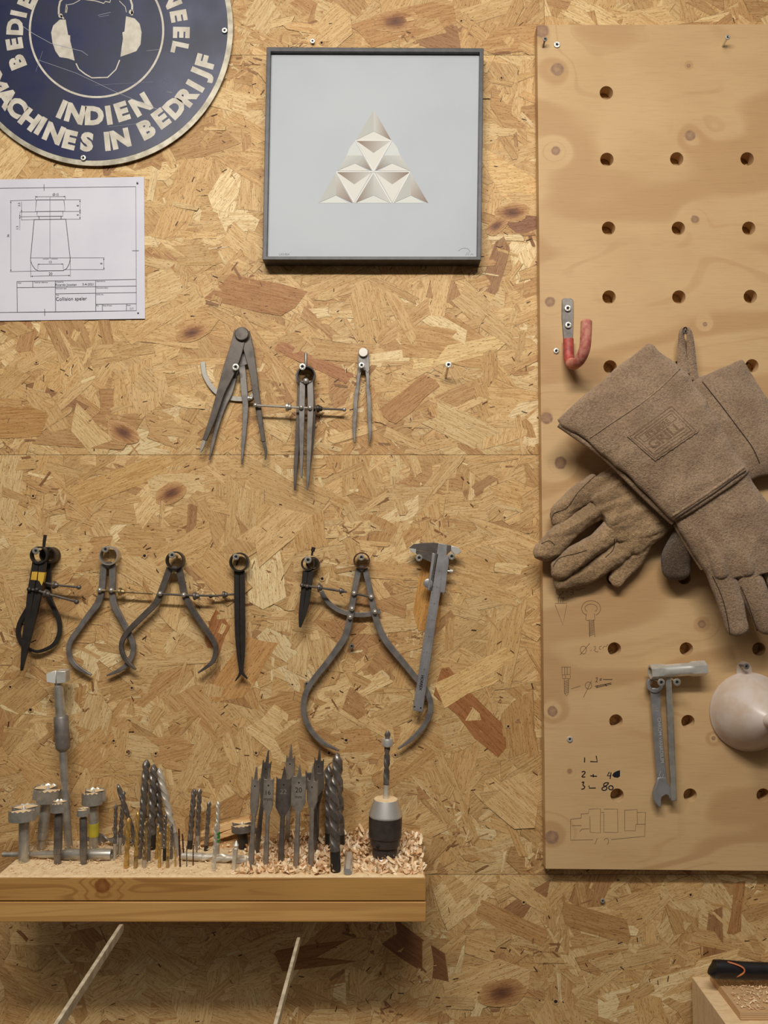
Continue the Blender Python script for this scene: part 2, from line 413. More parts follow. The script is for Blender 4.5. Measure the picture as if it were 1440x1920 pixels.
# ------------------------------------------------------------------ the strand-board wall
R = random.Random(11)
W_ = MB(); XR = (-1.15, 1.15); ZT, ZB = 1.05, -1.15
s1 = P(700, 104.5).z; s2 = P(700, 853).z; s3 = P(700, 1639).z; vx = P(1020, 20).x
panels = [(XR[0], s1, vx, ZT), (vx, s1, XR[1], ZT), (XR[0], s2, XR[1], s1), (XR[0], s3, XR[1], s2), (XR[0], ZB, XR[1], s3)]
g = .0003
W_.box((XR[0], .018, ZB), (XR[1], .0, ZT)); W_.c = [srgb(70, 46, 24)] * 8; W_.uv = [(0, 0)] * 8
def clip(poly, rc):
    for ax, sgn, lim in ((0, 1, rc[0] + g), (0, -1, rc[2] - g), (1, 1, rc[1] + g), (1, -1, rc[3] - g)):
        out = []
        for i in range(len(poly)):
            a = poly[i]; b = poly[(i + 1) % len(poly)]; da = sgn * (a[ax] - lim); db = sgn * (b[ax] - lim)
            if da >= 0: out.append(a)
            if (da >= 0) != (db >= 0):
                t = da / (da - db); out.append(tuple(p + (q - p) * t for p, q in zip(a, b)))
        poly = out
        if len(poly) < 3: return []
    return poly
PAL = [((214, 179, 125), 34), ((208, 171, 116), 34), ((201, 162, 108), 26), ((192, 151, 99), 12), ((222, 191, 138), 11), ((180, 138, 91), 3), ((162, 120, 80), .6), ((230, 205, 156), 5)]
pal_c = [p for p, w_ in PAL]; pal_w = [w_ for p, w_ in PAL]
def flake(cx, cz, l, wd, ang, y, tilt, colr=None, rc=None):
    ca, sa = math.cos(ang), math.sin(ang); pts = []
    k1, k2 = R.uniform(-.5, .5) * wd, R.uniform(-.5, .5) * wd; nseg = 3
    top = [(-l / 2 + k1 + (l) * i / nseg, wd / 2 + R.gauss(0, .05) * wd) for i in range(nseg + 1)]
    bot = [(l / 2 - k2 - (l) * i / nseg, -wd / 2 + R.gauss(0, .05) * wd) for i in range(nseg + 1)]
    e1 = (l / 2 + R.uniform(-.1, .3) * wd, R.uniform(-.2, .2) * wd); e0 = (-l / 2 - R.uniform(-.1, .3) * wd, R.uniform(-.2, .2) * wd)
    loc = [e0] + top + [e1] + bot
    ou, ov = R.uniform(0, 40), R.uniform(0, 40)
    poly = [(cx + a * ca - b * sa, cz + a * sa + b * ca, a + ou, b + ov) for a, b in loc]
    col = colr or R.choices(pal_c, pal_w)[0]; j = R.uniform(.96, 1.04); col = srgb(*[min(255, c * j) for c in col])
    tx, tz = R.gauss(0, tilt), R.gauss(0, tilt)
    rcs = [rc] if rc else [q for q in panels if q[0] < cx < q[2] and q[1] < cz < q[3]]
    for q in rcs[:1]:
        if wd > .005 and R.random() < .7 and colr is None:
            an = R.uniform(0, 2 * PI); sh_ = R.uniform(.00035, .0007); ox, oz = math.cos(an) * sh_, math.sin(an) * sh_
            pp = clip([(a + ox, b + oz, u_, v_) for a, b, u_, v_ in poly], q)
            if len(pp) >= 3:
                n0 = len(W_.v); dk = tuple(c * .42 for c in col)  # darker offset copy beneath, painting a shadowed crack along the strand edge
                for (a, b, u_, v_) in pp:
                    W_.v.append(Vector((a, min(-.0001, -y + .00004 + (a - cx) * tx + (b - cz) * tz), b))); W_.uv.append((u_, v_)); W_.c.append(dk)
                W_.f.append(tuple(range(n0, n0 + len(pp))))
        pp = clip(poly, q)
        if len(pp) < 3: continue
        n0 = len(W_.v)
        for (a, b, u_, v_) in pp:
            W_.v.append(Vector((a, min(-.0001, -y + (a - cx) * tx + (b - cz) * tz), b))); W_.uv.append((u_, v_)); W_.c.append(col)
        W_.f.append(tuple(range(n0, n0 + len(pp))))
def ang_():
    return R.gauss(0, .5) if R.random() < .45 else R.uniform(-PI / 2, PI / 2)
VX = (-.62, .62); VZ = (-.78, .80)
def rnd(vis): return (R.uniform(*VX), R.uniform(*VZ)) if vis else (R.uniform(*XR), R.uniform(ZB, ZT))
for i in range(5200):      # layer of broad strands everywhere
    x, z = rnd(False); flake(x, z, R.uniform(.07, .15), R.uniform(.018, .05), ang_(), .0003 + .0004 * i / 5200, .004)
jobs = [('a', R.uniform(.06, .18), R.uniform(.014, .060)) for _ in range(2300)] + [('b', R.uniform(.03, .09), R.uniform(.004, .018)) for _ in range(2600)] + [('c', R.uniform(.012, .04), R.uniform(.0012, .005)) for _ in range(1700)]
jobs.sort(key=lambda j: R.random() + {'a': 0, 'b': .12, 'c': .15}[j[0]])
for i, (k, l, wd) in enumerate(jobs):
    x, z = rnd(True)
    colr = None
    if k == 'c' and R.random() < .25: colr = R.choice([(222, 196, 146), (226, 202, 154), (150, 108, 70), (138, 98, 62)])
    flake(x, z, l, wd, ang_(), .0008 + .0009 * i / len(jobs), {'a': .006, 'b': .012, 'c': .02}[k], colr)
cl = [(R.uniform(*VX), R.uniform(*VZ)) for _ in range(85)]    # clusters of crumbly fines
for (x, z) in cl:
    for _ in range(R.randint(12, 30)):
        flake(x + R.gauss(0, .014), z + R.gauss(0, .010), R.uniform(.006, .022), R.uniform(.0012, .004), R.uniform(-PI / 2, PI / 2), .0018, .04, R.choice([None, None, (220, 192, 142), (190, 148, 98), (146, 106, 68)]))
for _ in range(900):      # bark specks and splinters
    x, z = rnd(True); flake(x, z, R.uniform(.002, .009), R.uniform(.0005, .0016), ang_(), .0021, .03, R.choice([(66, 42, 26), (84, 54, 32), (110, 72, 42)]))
# some of the strands that stand out in the photograph
for (px, py, l, wd, a, c) in [(487, 557, 150, 62, -12, (170, 124, 78)), (880, 1330, 165, 52, -46, (166, 112, 66)), (590, 680, 150, 22, -25, (178, 126, 84)), (770, 745, 110, 40, 40, (184, 138, 88)),
        (405, 1190, 60, 34, 70, (172, 116, 70)), (175, 820, 95, 45, -48, (224, 192, 136)), (35, 790, 120, 60, 4, (196, 150, 92)), (95, 1035, 130, 70, 2, (214, 180, 124)), (450, 1260, 120, 60, 55, (198, 152, 96)),
        (900, 1265, 150, 48, 28, (220, 184, 124)), (1120, 1730, 120, 40, -16, (186, 144, 92)), (960, 1730, 130, 30, -24, (194, 150, 96)), (805, 1110, 120, 50, 80, (196, 146, 80)), (600, 1790, 150, 40, 8, (168, 118, 70)),
        (1380, 1705, 90, 22, 82, (178, 132, 84)), (985, 420, 60, 30, 10, (150, 106, 76)), (790, 1790, 110, 50, -35, (140, 96, 62)), (760, 45, 170, 60, 15, (196, 150, 96)), (860, 660, 160, 34, 12, (226, 196, 138)),
        (230, 900, 190, 40, 22, (208, 168, 108)), (840, 650, 170, 60, -10, (200, 160, 104)), (330, 1400, 60, 50, 12, (198, 156, 104)), (965, 350, 20, 170, 4, (222, 186, 128))]:
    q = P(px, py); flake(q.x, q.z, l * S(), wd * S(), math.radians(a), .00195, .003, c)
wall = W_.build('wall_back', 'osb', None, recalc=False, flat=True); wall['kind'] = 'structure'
for me_p in (): pass
# knots and torn screw holes in the board face
for (px, py, r, rot) in [(741, 42, 15, .1), (360, 625, 11, .3), (232, 812, 12, -.5), (322, 925, 12, .4), (770, 1700, 9, 0), (940, 1860, 16, .2), (960, 400, 12, .1), (930, 425, 9, .6)]:
    kn = MB(); q = P(px, py); n = 22
    for j, (k, c_) in enumerate([(0, (96, 62, 44)), (.35, (118, 78, 54)), (.75, (142, 98, 66)), (1.15, (176, 130, 84)), (1.9, (202, 160, 108))]):
        for i in range(n):
            a = 2 * PI * i / n; w2 = 1 + .22 * noise.noise(Vector((math.cos(a) * 1.3, math.sin(a) * 1.3, px * .1 + j)))
            u, v_ = 1.5 * k * w2 * r * S() * math.cos(a), .8 * k * w2 * r * S() * math.sin(a)
            x_, z_ = q.x + u * math.cos(rot) - v_ * math.sin(rot), q.z + u * math.sin(rot) + v_ * math.cos(rot)
            kn.v.append(Vector((x_, -.00235 - .00003 * (4 - j), z_))); kn.c.append(srgb(*c_)); kn.uv.append((u + px * .01, v_ + py * .01))
    kn.f = [(j * n + i, j * n + (i + 1) % n, (j + 1) * n + (i + 1) % n, (j + 1) * n + i) for j in range(4) for i in range(n)]
    kn.build('knot', 'osb', wall, recalc=False, flat=True)
hole_px = [(62, 930, 4), (19, 1288, 4), (57, 1331, 5), (247, 1290, 4), (213, 1389, 4), (241, 1412, 5), (271, 1042, 5), (604, 1085, 5), (240, 1410, 3), (292, 1413, 4), (953, 1362, 4), (649, 1388, 5), (741, 1416, 4), (480, 1412, 4), (617, 1412, 4), (818, 1428, 4), (982, 1692, 4), (1042, 1878, 6), (1295, 1678, 4), (940, 146, 3), (865, 39, 3), (603, 80, 4), (68, 680, 3), (150, 1030, 3), (555, 1060, 3)]
for (px, py, r) in hole_px:
    mb = MB(); n = 14
    rim = [(px + (r + R.uniform(-.6, 1.8)) * math.cos(2 * PI * k / n), py + (r + R.uniform(-.6, 1.8)) * math.sin(2 * PI * k / n)) for k in range(n)]
    inn = [(px + r * .55 * math.cos(2 * PI * k / n), py + r * .55 * math.sin(2 * PI * k / n)) for k in range(n)]
    mb.prism(rim, .0020, .0006, [inn]); o = mb.build('screw_hole', M_('torn_wood_rim', (204, 168, 116), (150, 106, 64), .7, 0, 500) if 'torn' not in MT else MT['torn'], wall)
    MT['torn'] = o.data.materials[0]
    MB().prism(inn, .0020, .0002).build('hole_shadow', 'hole', o)

# ------------------------------------------------------------------ plywood board
PT = .019
def board_outline():
    pts = [(1007, 47), (1560, 45), (1560, 1634), (1023, 1629)]
    return pts
holes = []
HP = [(1137, 174), (1138, 299), (1269, 298), (1401, 298), (1141, 428), (1272, 428), (1404, 428), (1142, 557), (1273, 557), (1407, 556), (1144, 688), (1276, 687), (1410, 686), (1146, 820), (1278, 819), (1413, 818), (1148, 951), (1281, 950), (1416, 949), (1150, 1084), (1283, 1083), (1419, 1083),
      (1152, 1217), (1287, 1217), (1423, 1217), (1155, 1352), (1290, 1353), (1427, 1353), (1157, 1491), (1294, 1491), (1431, 1491), (1534, 298), (1537, 428), (1541, 557), (1544, 688), (1548, 1083)]
for (x, y) in HP[:-5]: holes.append(circ(x, y, 12.6, 26))
bt = thing('peg_board', 'tall pale plywood board with rows of large round holes on the right of the wall', 'board', P(1280, 1634, .001))
knots = [((1045, 130), 13), ((1042, 283), 9), ((1294, 254), 11), ((1303, 411), 8), ((1016, 58), 14), ((1031, 566), 10), ((1322, 608), 4.5), ((1025, 784), 12), ((1051, 868), 12), ((1316, 1170), 8), ((1036, 1334), 10), ((1035, 1570), 13), ((1291, 123), 4), ((1338, 1384), 4), ((1068, 1446), 4)]
kw = [(tuple(P(a, b, PT + .0035)), r * S(PT)) for (a, b), r in knots]
MT['ply'] = wood('plywood_veneer', (203, 168, 121), (178, 137, 92), (1.0, 1, 3.2), 1.9, 28, kw, .66, (8, 60, 160), .55, (140, 108, 84), amp=.15, fib=.12)
pb = MB().prism(board_outline(), .0035, PT, holes).build('panel', 'ply', bt, bevel=.0006)
PF = .0035 + PT + .0002      # face of the board
zz = Z(1010, 1080, 6.26)
pk = MB(); PKN = []; PKG = {}
def arcz(cx, cy, rx, ry, a0, a1, n=14): return [(cx + rx * math.cos(math.radians(a0 + (a1 - a0) * i / n)), cy + ry * math.sin(math.radians(a0 + (a1 - a0) * i / n))) for i in range(n + 1)]
for L_ in [arcz(245, 180, 40, 42, 0, 360), [(245, 215), (240, 250)], [(320, 155), (345, 155)], [(320, 185), (345, 185)], [(375, 155), (405, 160), (405, 215), (370, 225)], [(375, 190), (400, 190)], [(430, 165), (450, 160), (470, 168), (500, 150), (545, 145)],
           [(222, 255), (300, 258)], [(232, 260), (232, 318)], [(258, 262), (258, 318)], [(285, 262), (285, 318)], [(190, 322), (335, 318)], [(192, 335), (284, 575), (330, 335)],
           arcz(615, 380, 112, 92, 120, 420), arcz(615, 378, 72, 50, 130, 410), [(560, 440), (552, 512), (560, 520), (660, 515), (655, 440)], [(590, 515), (600, 720)], [(645, 515), (660, 715)]] + \
          [[(592, 540 + i * 16), (648, 525 + i * 16)] for i in range(11)] + \
          [arcz(525, 868, 36, 46, 0, 360), [(485, 925), (600, 790)], [(605, 875), (622, 872)], [(645, 830), (665, 825), (668, 850), (650, 870), (675, 890), (700, 885)], [(740, 820), (715, 830), (710, 855), (735, 860)], [(750, 850), (775, 820), (790, 830), (815, 800)],
           [(272, 1070), (372, 1068), (370, 1155), (275, 1160), (272, 1070)], [(305, 1072), (305, 1158)], [(335, 1072), (335, 1158)], [(278, 1165), (278, 1200), (370, 1205), (372, 1165)], [(310, 1165), (320, 1195)], [(300, 1210), (302, 1370), (330, 1410), (350, 1370), (352, 1210)]] + \
          [[(302, 1240 + i * 20), (350, 1222 + i * 20)] for i in range(8)] + \
          [[(380, 1325), (490, 1290)], arcz(585, 1285, 38, 42, 0, 360), [(525, 1425), (620, 1230)]]:
    pk.stroke(zz(*L_), 1.0, PF)
    g_ = sum(1 for k in (8, 16, 18, 29, 36, 51) if len(PKN) >= k) ; PKN.append(0)
    PKG.setdefault(g_, []).append((pk.v, pk.f)); pk = MB()
zz = Z(1010, 1350, 6.26)
for L_ in [[(375, 1165), (500, 1150)], [(375, 1165), (375, 1410), (640, 1405)], [(390, 1240), (500, 1238)], [(495, 1105), (585, 1095), (590, 1045), (725, 1042), (725, 1325), (605, 1315), (600, 1130)], [(500, 1105), (500, 1150)], [(735, 1085), (770, 1085)],
           [(765, 1045), (925, 1045), (930, 1320), (765, 1315), (765, 1100)], [(1005, 1060), (1155, 1050), (1160, 1220)], [(1010, 1060), (1010, 1300), (1135, 1300), (1140, 1225), (1250, 1222)], [(1160, 1085), (1255, 1082), (1245, 1365), (980, 1390), (850, 1405)], [(480, 1310), (510, 1280), (590, 1275)], [(690, 1385), (660, 1460)], arcz(795, 1425, 25, 38, 200, 430)]:
    pk.stroke(zz(*L_), .9, PF)
pk.build('pencil_sketch', 'pencil', bt, 'faint pencil boxes', flat=True)
for g_, L_ in PKG.items():
    m_ = MB()
    for v_, f_ in L_: m_.add(v_, f_)
    m_.build('pencil_sketch', 'pencil', bt, flat=True)
mk = MB(); mkn = 0
for L_ in [[(540, 440), (538, 498)], [(605, 488), (688, 492), (675, 420)], [(505, 612), (530, 603), (545, 620), (508, 665), (548, 668)], [(605, 655), (685, 662)], [(640, 635), (642, 672)], [(830, 610), (805, 655), (850, 655)], [(850, 615), (838, 690)],
           [(505, 735), (530, 728), (520, 765), (540, 780), (530, 805), (500, 812)], [(590, 770), (595, 800), (670, 798)], [(800, 735), (770, 745), (765, 770), (800, 790), (790, 820), (755, 825), (745, 800), (800, 765), (820, 740), (800, 735)], arcz(848, 795, 26, 24, 0, 360)]:
    mk.stroke(zz(*L_), 2.0, PF, smooth=len(L_) > 3); mkn += 1
    if mkn in (2, 7): mk.build('marker_writing', 'marker', bt, flat=True); mk = MB()
mk.build('marker_writing', 'marker', bt, flat=True); mk = MB()
zq = Z(1010, 1080, 6.26)
for L_ in [[(668, 1200), (690, 1192), (688, 1215), (670, 1245), (692, 1242)], [(715, 1215), (740, 1200), (735, 1222), (715, 1225)], [(755, 1215), (865, 1215)], [(660, 1295), (850, 1255)], [(670, 1310), (855, 1268)], [(685, 1285), (690, 1310)], [(780, 1270), (800, 1295)]]:
    mk.stroke(zq(*L_), 1.1, PF)
mk.build('marker_writing', 'marker', bt, flat=True); mk = MB()
mk.poly(zz((862, 650), (880, 620), (915, 600), (955, 590), (955, 660), (930, 678), (885, 672)), PF)
mk.build('marker_blot', 'marker', bt, flat=True)

# ------------------------------------------------------------------ screws
SG = None
def screw(px, py, r, d0, dh, label, group, mat='zinc', drift=(0, 0)):
    """head facing the viewer at distance dh, shank going back to distance d0"""
    h = P(px, py, dh); s_ = S(dh); mb = MB()
    b = Vector((h.x + drift[0], -d0, h.z + drift[1]))
    mb.tube([b, Vector((h.x, h.y + .0015, h.z))], r * s_ * .38, 10)
    n = 20; prof = [(.55, .0016), (.95, .0006), (1, 0), (.9, -.0007), (.5, -.0009), (.46, -.0008), (.36, .0006)]; vs = []
    for rr, yy in prof:
        for k in range(n):
            a = 2 * PI * k / n; q = 1 + (.18 * math.cos(6 * a) if rr < .48 else 0)
            vs.append((h.x + rr * q * r * s_ * math.cos(a), h.y + yy, h.z + rr * q * r * s_ * math.sin(a)))
    fs = [(i * n + k, i * n + (k + 1) % n, (i + 1) * n + (k + 1) % n, (i + 1) * n + k) for i in range(len(prof) - 1) for k in range(n)]
    mb.add(vs, fs)
    o = mb.build('screw', mat, None, recalc=True); tag(o, label, 'screw', group)
    rc_ = MB().add([(h.x + .38 * r * s_ * math.cos(2 * PI * k / 12), h.y + .0004, h.z + .38 * r * s_ * math.sin(2 * PI * k / 12)) for k in range(12)], [tuple(range(12))])
    o2 = rc_.build('recess', 'hole', o, flat=True)
    return o
GH = 'screws that the tools hang on'; GB = 'screws in the plywood board'; GW = 'screws left in the strand board wall'

# ------------------------------------------------------------------ round safety sign
sx, sy, sr = 178, 52, 259; sd = .0065
sg = thing('round_sign', 'large round blue metal sign with cream lettering and a head wearing ear defenders', 'sign', P(sx, 311, sd))
MB().prism(circ(sx, sy, sr, 128), sd, .0014).build('rim', 'signrim', sg, 'bare metal rim', bevel=.0005)
MB().prism(circ(sx - 1, sy - 1, sr - 9, 128), sd + .0014, .0003).build('face', 'enamel', sg)
fd = sd + .0019
ring = MB(); cxs, cys = 181, 57
oo = circ(cxs, cys, 127, 96); ii = circ(cxs, cys, 123.2, 96)
ring.add([P(x, y, fd) for x, y in oo + ii], [(k, (k + 1) % 96, 96 + (k + 1) % 96, 96 + k) for k in range(96)])
ring.build('circle_line', 'signwhite', sg, flat=True)
lt = MB()
def ondir(st, rad, angs, h, outward):
    for ch, (x, y) in zip(st, angs):
        a = math.atan2(y - cys, x - cxs)
        rot = a + PI / 2 if outward else a - PI / 2
        lt.text(ch, x, y, h, fd, rot, bold=.06, wide=1.05)
ondir('MACHINES', 208, [(-7, 156), (12, 182), (31, 201), (56, 224), (76, 236), (101, 250), (131, 262), (163, 266)], 31, False)
ondir('IN', 208, [(201, 265), (226, 260)], 31, False)
ondir('BEDRIJF', 208, [(275, 242), (302, 222), (328, 201), (351, 179), (366, 161), (379, 141), (385, 115)], 31, False)
ondir('INDIEN', 160, [(116, 205), (141, 213), (177, 217), (204, 216), (229, 209), (264, 196)], 31, False)
ondir('BEDIENEND', 158, [(32, 116), (27, 82), (28, 50), (35, 26), (50, 3), (70, -30), (90, -55), (115, -75), (145, -92)], 27, True)
ondir('LEENOS', 160, [(337, 90), (340, 61), (335, 30), (322, -2), (300, -35), (280, -55)], 27, True)
lt.build('lettering', 'signwhite', sg, flat=True)
pg = MB(); z3 = Z(0, 0, 3.13)
pg.poly(z3((385, 115), (350, 115), (312, 150), (300, 190), (308, 250), (325, 300), (350, 335), (400, 343), (438, 356), (425, 290), (412, 240), (412, 208), (400, 205), (392, 160)), fd)
pg.poly(z3((740, 95), (790, 108), (820, 140), (831, 190), (825, 260), (800, 300), (760, 315), (707, 333), (715, 270), (722, 225), (718, 190), (730, 185)), fd)
for L_, w_ in [([(345, 85), (345, 45), (352, 10), (370, -10)], 3.5), ([(384, 75), (388, 30), (430, 22), (470, 0)], 1.2), ([(375, 110), (355, 90)], 3), ([(446, 372), (462, 405), (500, 435), (540, 457), (632, 454), (680, 408), (702, 352)], 2.2), ([(774, 90), (776, 30), (765, -5)], 3.5), ([(742, 72), (735, 40), (700, 5)], 1.2), ([(390, 75), (395, 45), (388, 25)], 1.2), ([(480, -5), (560, 5), (610, 20), (618, 8), (645, 14), (650, -5)], 1.6)]:
    pg.stroke(z3(*L_), w_, fd)
pg.poly(circ(770 / 3.13, 70 / 3.13, 4.5), fd); pg.poly(circ(355 / 3.13, 92 / 3.13, 4), fd)
pg.build('ear_defender_pictogram', 'signwhite', sg, flat=True)
scr = MB()
for L_, w_ in [([(135, 155), (200, 200), (300, 255), (480, 300), (515, 325)], .9), ([(220, 350), (450, 430), (680, 540), (920, 640)], .7), ([(575, 90), (650, 72)], .8), ([(580, 100), (640, 88)], .6), ([(860, 298), (940, 290)], .6), ([(980, 540), (1010, 543)], .7), ([(250, 300), (210, 420)], .4), ([(640, 745), (860, 720)], .4), ([(560, 500), (900, 480)], .3)]:
    scr.stroke(z3(*L_), w_, fd + .0001)
scr.build('scratches', 'scratch', sg, flat=True)
screw(421, 57, 5.5, .001, sd + .0035, 'small cross-head screw near the right rim of the round blue sign', 'screws of the round sign')
screw(156, 296, 5.5, .001, sd + .0035, 'small screw near the bottom rim of the round blue sign', 'screws of the round sign')

# ------------------------------------------------------------------ technical drawing
pd = .0026
pt = thing('technical_drawing', 'white printed sheet with a technical drawing of a tapered game piece, pinned below the sign', 'drawing', P(130, 600, pd))
sh = MB(); nx, ny = 24, 18; vs = []
for j in range(ny + 1):
    for i in range(nx + 1):
        u = i / nx; v_ = j / ny
        xt = -140 + (270 + 140) * u; yt = 336.5 - 5 * (xt / 270) ; yb = 601.5 - 4 * (xt / 270)
        vs.append(P(xt + (2 * v_ if u == 1 else 0), yt + (yb - yt) * v_, pd + .0012 * max(0, v_ - .8) * 5 * (.4 + .6 * math.sin(u * 5) ** 2)))
for v in list(vs): pass
n0 = len(vs); vs += [v + Vector((0, .0004, 0)) for v in vs]
fs = [(j * (nx + 1) + i, j * (nx + 1) + i + 1, (j + 1) * (nx + 1) + i + 1, (j + 1) * (nx + 1) + i) for j in range(ny) for i in range(nx)]
sh.add(vs, fs + [tuple(n0 + k for k in reversed(f)) for f in fs]).build('sheet', 'paper', pt)
def pfn(x, y):
    u = (x + 140) / 410; yt = 336.5 - 5 * (x / 270); v_ = (y - yt) / 265
    return P(x, y, pd + .0003 + .0012 * max(0, v_ - .8) * 5)
z4 = Z(0, 320, 4.8); ln = MB()
def S_(L_, w_=.8): ln.stroke(z4(*L_), w_, 0, fn=pfn)
for L_ in [[(-300, 162), (1222, 143), (1227, 1260), (-300, 1280)], [(395, 122), (397, 180)], [(1190, 720), (1250, 720)], [(402, 1243), (402, 1303)], [(152, 998), (1222, 978)], [(152, 998), (156, 1274)], [(155, 1053), (1225, 1038)], [(295, 996), (295, 1052)], [(497, 993), (500, 1268)], [(860, 985), (862, 1265)], [(500, 1108), (1225, 1097)], [(862, 1203), (1225, 1197)], [(920, 1203), (922, 1262)], [(1137, 1200), (1138, 1260)]]:
    S_(L_, .9)
for L_ in [[(328, 263), (575, 262)], [(328, 263), (318, 368), (585, 365), (575, 262)], [(333, 368), (335, 412), (566, 410), (566, 366)], [(350, 412), (352, 438)], [(548, 410), (550, 436)], [(307, 440), (592, 436)], [(307, 440), (275, 785)], [(592, 436), (631, 785)],
           [(275, 785), (275, 810), (290, 850), (315, 885), (345, 902), (570, 899), (600, 880), (622, 840), (631, 800), (631, 785)]]:
    S_(L_, 1.1)
for L_ in [[(275, 785), (940, 784)], [(450, 235), (450, 795)], [(320, 235), (588, 233)], [(318, 225), (318, 260)], [(588, 228), (588, 260)], [(90, 270), (328, 263)], [(575, 262), (728, 262)], [(585, 367), (728, 366)], [(592, 436), (725, 436)], [(720, 262), (720, 436)], [(97, 272), (98, 907)], [(90, 908), (345, 902)], [(194, 280), (194, 445)], [(178, 375), (178, 535)],
           [(180, 372), (318, 370)], [(178, 415), (335, 412)], [(190, 443), (307, 440)], [(340, 842), (568, 840)], [(340, 842), (341, 888)], [(568, 838), (570, 885)], [(276, 810), (277, 958)], [(632, 800), (633, 955)], [(278, 950), (631, 943)], [(570, 891), (940, 890)], [(934, 785), (935, 888)], [(385, 795), (440, 794)], [(460, 794), (520, 793)]]:
    S_(L_, .6)
for (a, b) in [(330, 235), (578, 233), (97, 285), (98, 895), (720, 275), (720, 355), (720, 378), (720, 425), (290, 950), (620, 944), (350, 842), (558, 840), (934, 797), (935, 877), (194, 360), (178, 425), (178, 405)]:
    q = z4((a, b))[0]; ln.add([pfn(q[0] - 1.4, q[1]), pfn(q[0], q[1] - 1.4), pfn(q[0] + 1.4, q[1]), pfn(q[0], q[1] + 1.4)], [(0, 1, 2, 3)])
ln.build('drawn_lines', 'ink', pt, flat=True)
tx = MB()
def T_(st, x, y, h, rot=0, left=False): q = z4((x, y))[0]; MB().text(st, q[0], q[1], h, 0, rot, bold=.004, left=left, fn=pfn).build('printed_text', 'inkb', pt, flat=True)
T_('Ø15', 500, 215, 4.5); T_('2.5', 172, 305, 4.2, -PI / 2); T_('1.5', 155, 512, 4.2, -PI / 2); T_('36', 73, 586, 4.2, -PI / 2); T_('8', 700, 315, 4.2, -PI / 2); T_('4', 700, 400, 4.2, -PI / 2); T_('8', 912, 836, 4.2, -PI / 2)
T_('13', 453, 822, 4.4); T_('20', 455, 928, 5); T_('Ricardo Joosten', 500, 1037, 4.3, -.012, True); T_('3-4-2021', 742, 1033, 4.3, -.012, True); T_('Collision speler', 503, 1170, 6.4, -.02, True); T_('1/1', 1184, 1241, 4.4)
for st, x, y in [('Dept.', 160, 1015), ('Technical reference', 307, 1011), ('Created by', 503, 1006), ('Approved by', 866, 1000), ('Document type', 503, 1065), ('Document status', 867, 1060), ('Title', 503, 1125), ('DWG No.', 867, 1120), ('Rev.', 866, 1219), ('Date of issue', 927, 1219), ('Sheet', 1142, 1216)]:
    T_(st, x, y, 2.2, -.012, True)
for (x, y, lb) in [(257.5, 343, 'small grey pin in the upper right corner of the technical drawing'), (259, 587, 'small dark pin in the lower right corner of the technical drawing')]:
    tag(MB().ball(P(x, y, pd + .0012), 1.9 * S(), 10, 6, (1, .6, 1)).build('pin', 'dark'), lb, 'pin', 'pins of the technical drawing')

# ------------------------------------------------------------------ framed print
ft = thing('framed_print', 'square thin dark grey picture frame around a pale print of folded paper triangles', 'picture', P(697, 487, .028))
q = [(500, 88), (907, 90), (902, 487.5), (492, 487)]; qi = [(507.5, 96), (899.5, 97.5), (894.5, 481), (500.5, 480.5)]
MB().prism(q, .0022, .0258, [qi]).build('frame', 'frame', ft, bevel=.0007)
MB().prism([(505, 94), (902, 95), (897, 483.5), (498, 483)], .018, .003).build('print_sheet', 'artpaper', ft)
ar = MB(); z5 = Z(570, 190, 5.538); ad = .0213
cr = srgb(208, 205, 195); gy = srgb(176, 176, 168); gl = srgb(190, 188, 180); br = srgb(128, 104, 84); bl = srgb(168, 158, 148); wt = srgb(222, 220, 212)
def A_(pts, cols, dz=0): ar.poly(z5(*pts), ad + dz, list(cols) if isinstance(cols, list) else [cols] * len(pts))
A_([(725, 85), (540, 402), (725, 310)], gy); A_([(725, 85), (725, 310), (905, 402)], [gl, gl, br]); A_([(543, 403), (725, 312), (902, 403)], cr)
A_([(548, 412), (722, 535), (900, 412), (722, 722)], [cr, cr, cr, cr]); A_([(545, 411), (902, 411), (722, 533)], [br, gl, bl])
for sgn in (1, -1):
    mx = lambda pts: [(722 + sgn * (x - 722), y) for x, y in pts]
    A_(mx([(528, 415), (475, 480), (445, 562), (610, 562)]), srgb(198, 199, 195)); A_(mx([(445, 562), (610, 562), (702, 720), (530, 642), (346, 718)]), [gl, gy, br, gy, gy]); A_(mx([(346, 722), (530, 645), (668, 722)]), cr)
for ap, bL, bR, c, dk in [(330, 150, 505, 332, 'R'), (722, 536, 898, 722, 'L'), (1108, 930, 1290, 1110, 'R')]:
    A_([(ap, 742), (bL, 1053), (c, 975)], [gy, br if dk == 'L' else gy, gy]); A_([(ap, 742), (c, 975), (bR, 1056)], [gl, bl if dk == 'R' else gy, br if dk == 'R' else gl]); A_([(bL + 5, 1056), (c, 978), (bR - (40 if dk == 'R' else 5), 1056)], srgb(204, 204, 196))
for x0, dk in ((340, 0), (735, 1)):
    A_([(x0 + 6, 740), (x0 + 362, 740), (x0 + 182, 1050)], cr); A_([(x0 + 6, 738), (x0 + 362, 738), (x0 + 182, 862)], [br if not dk else gl, br if dk else gl, bl], .00006)
ar.c += [wt] * 0
for a, b in [((340, 731), (1100, 731)), ((540, 406), (905, 406)), ((535, 408), (722, 728)), ((908, 408), (722, 728)), ((336, 735), (520, 1052)), ((722, 735), (530, 1055)), ((722, 735), (905, 1055)), ((1100, 735), (925, 1055))]:
    n0 = len(ar.v); ar.stroke(z5(a, b), 1.7, ad + .0001); ar.c += [wt] * (len(ar.v) - n0)
ar.build('printed_triangles', 'art', ft, flat=True)
sgm = MB(); z6 = Z(480, 70, 3.2)
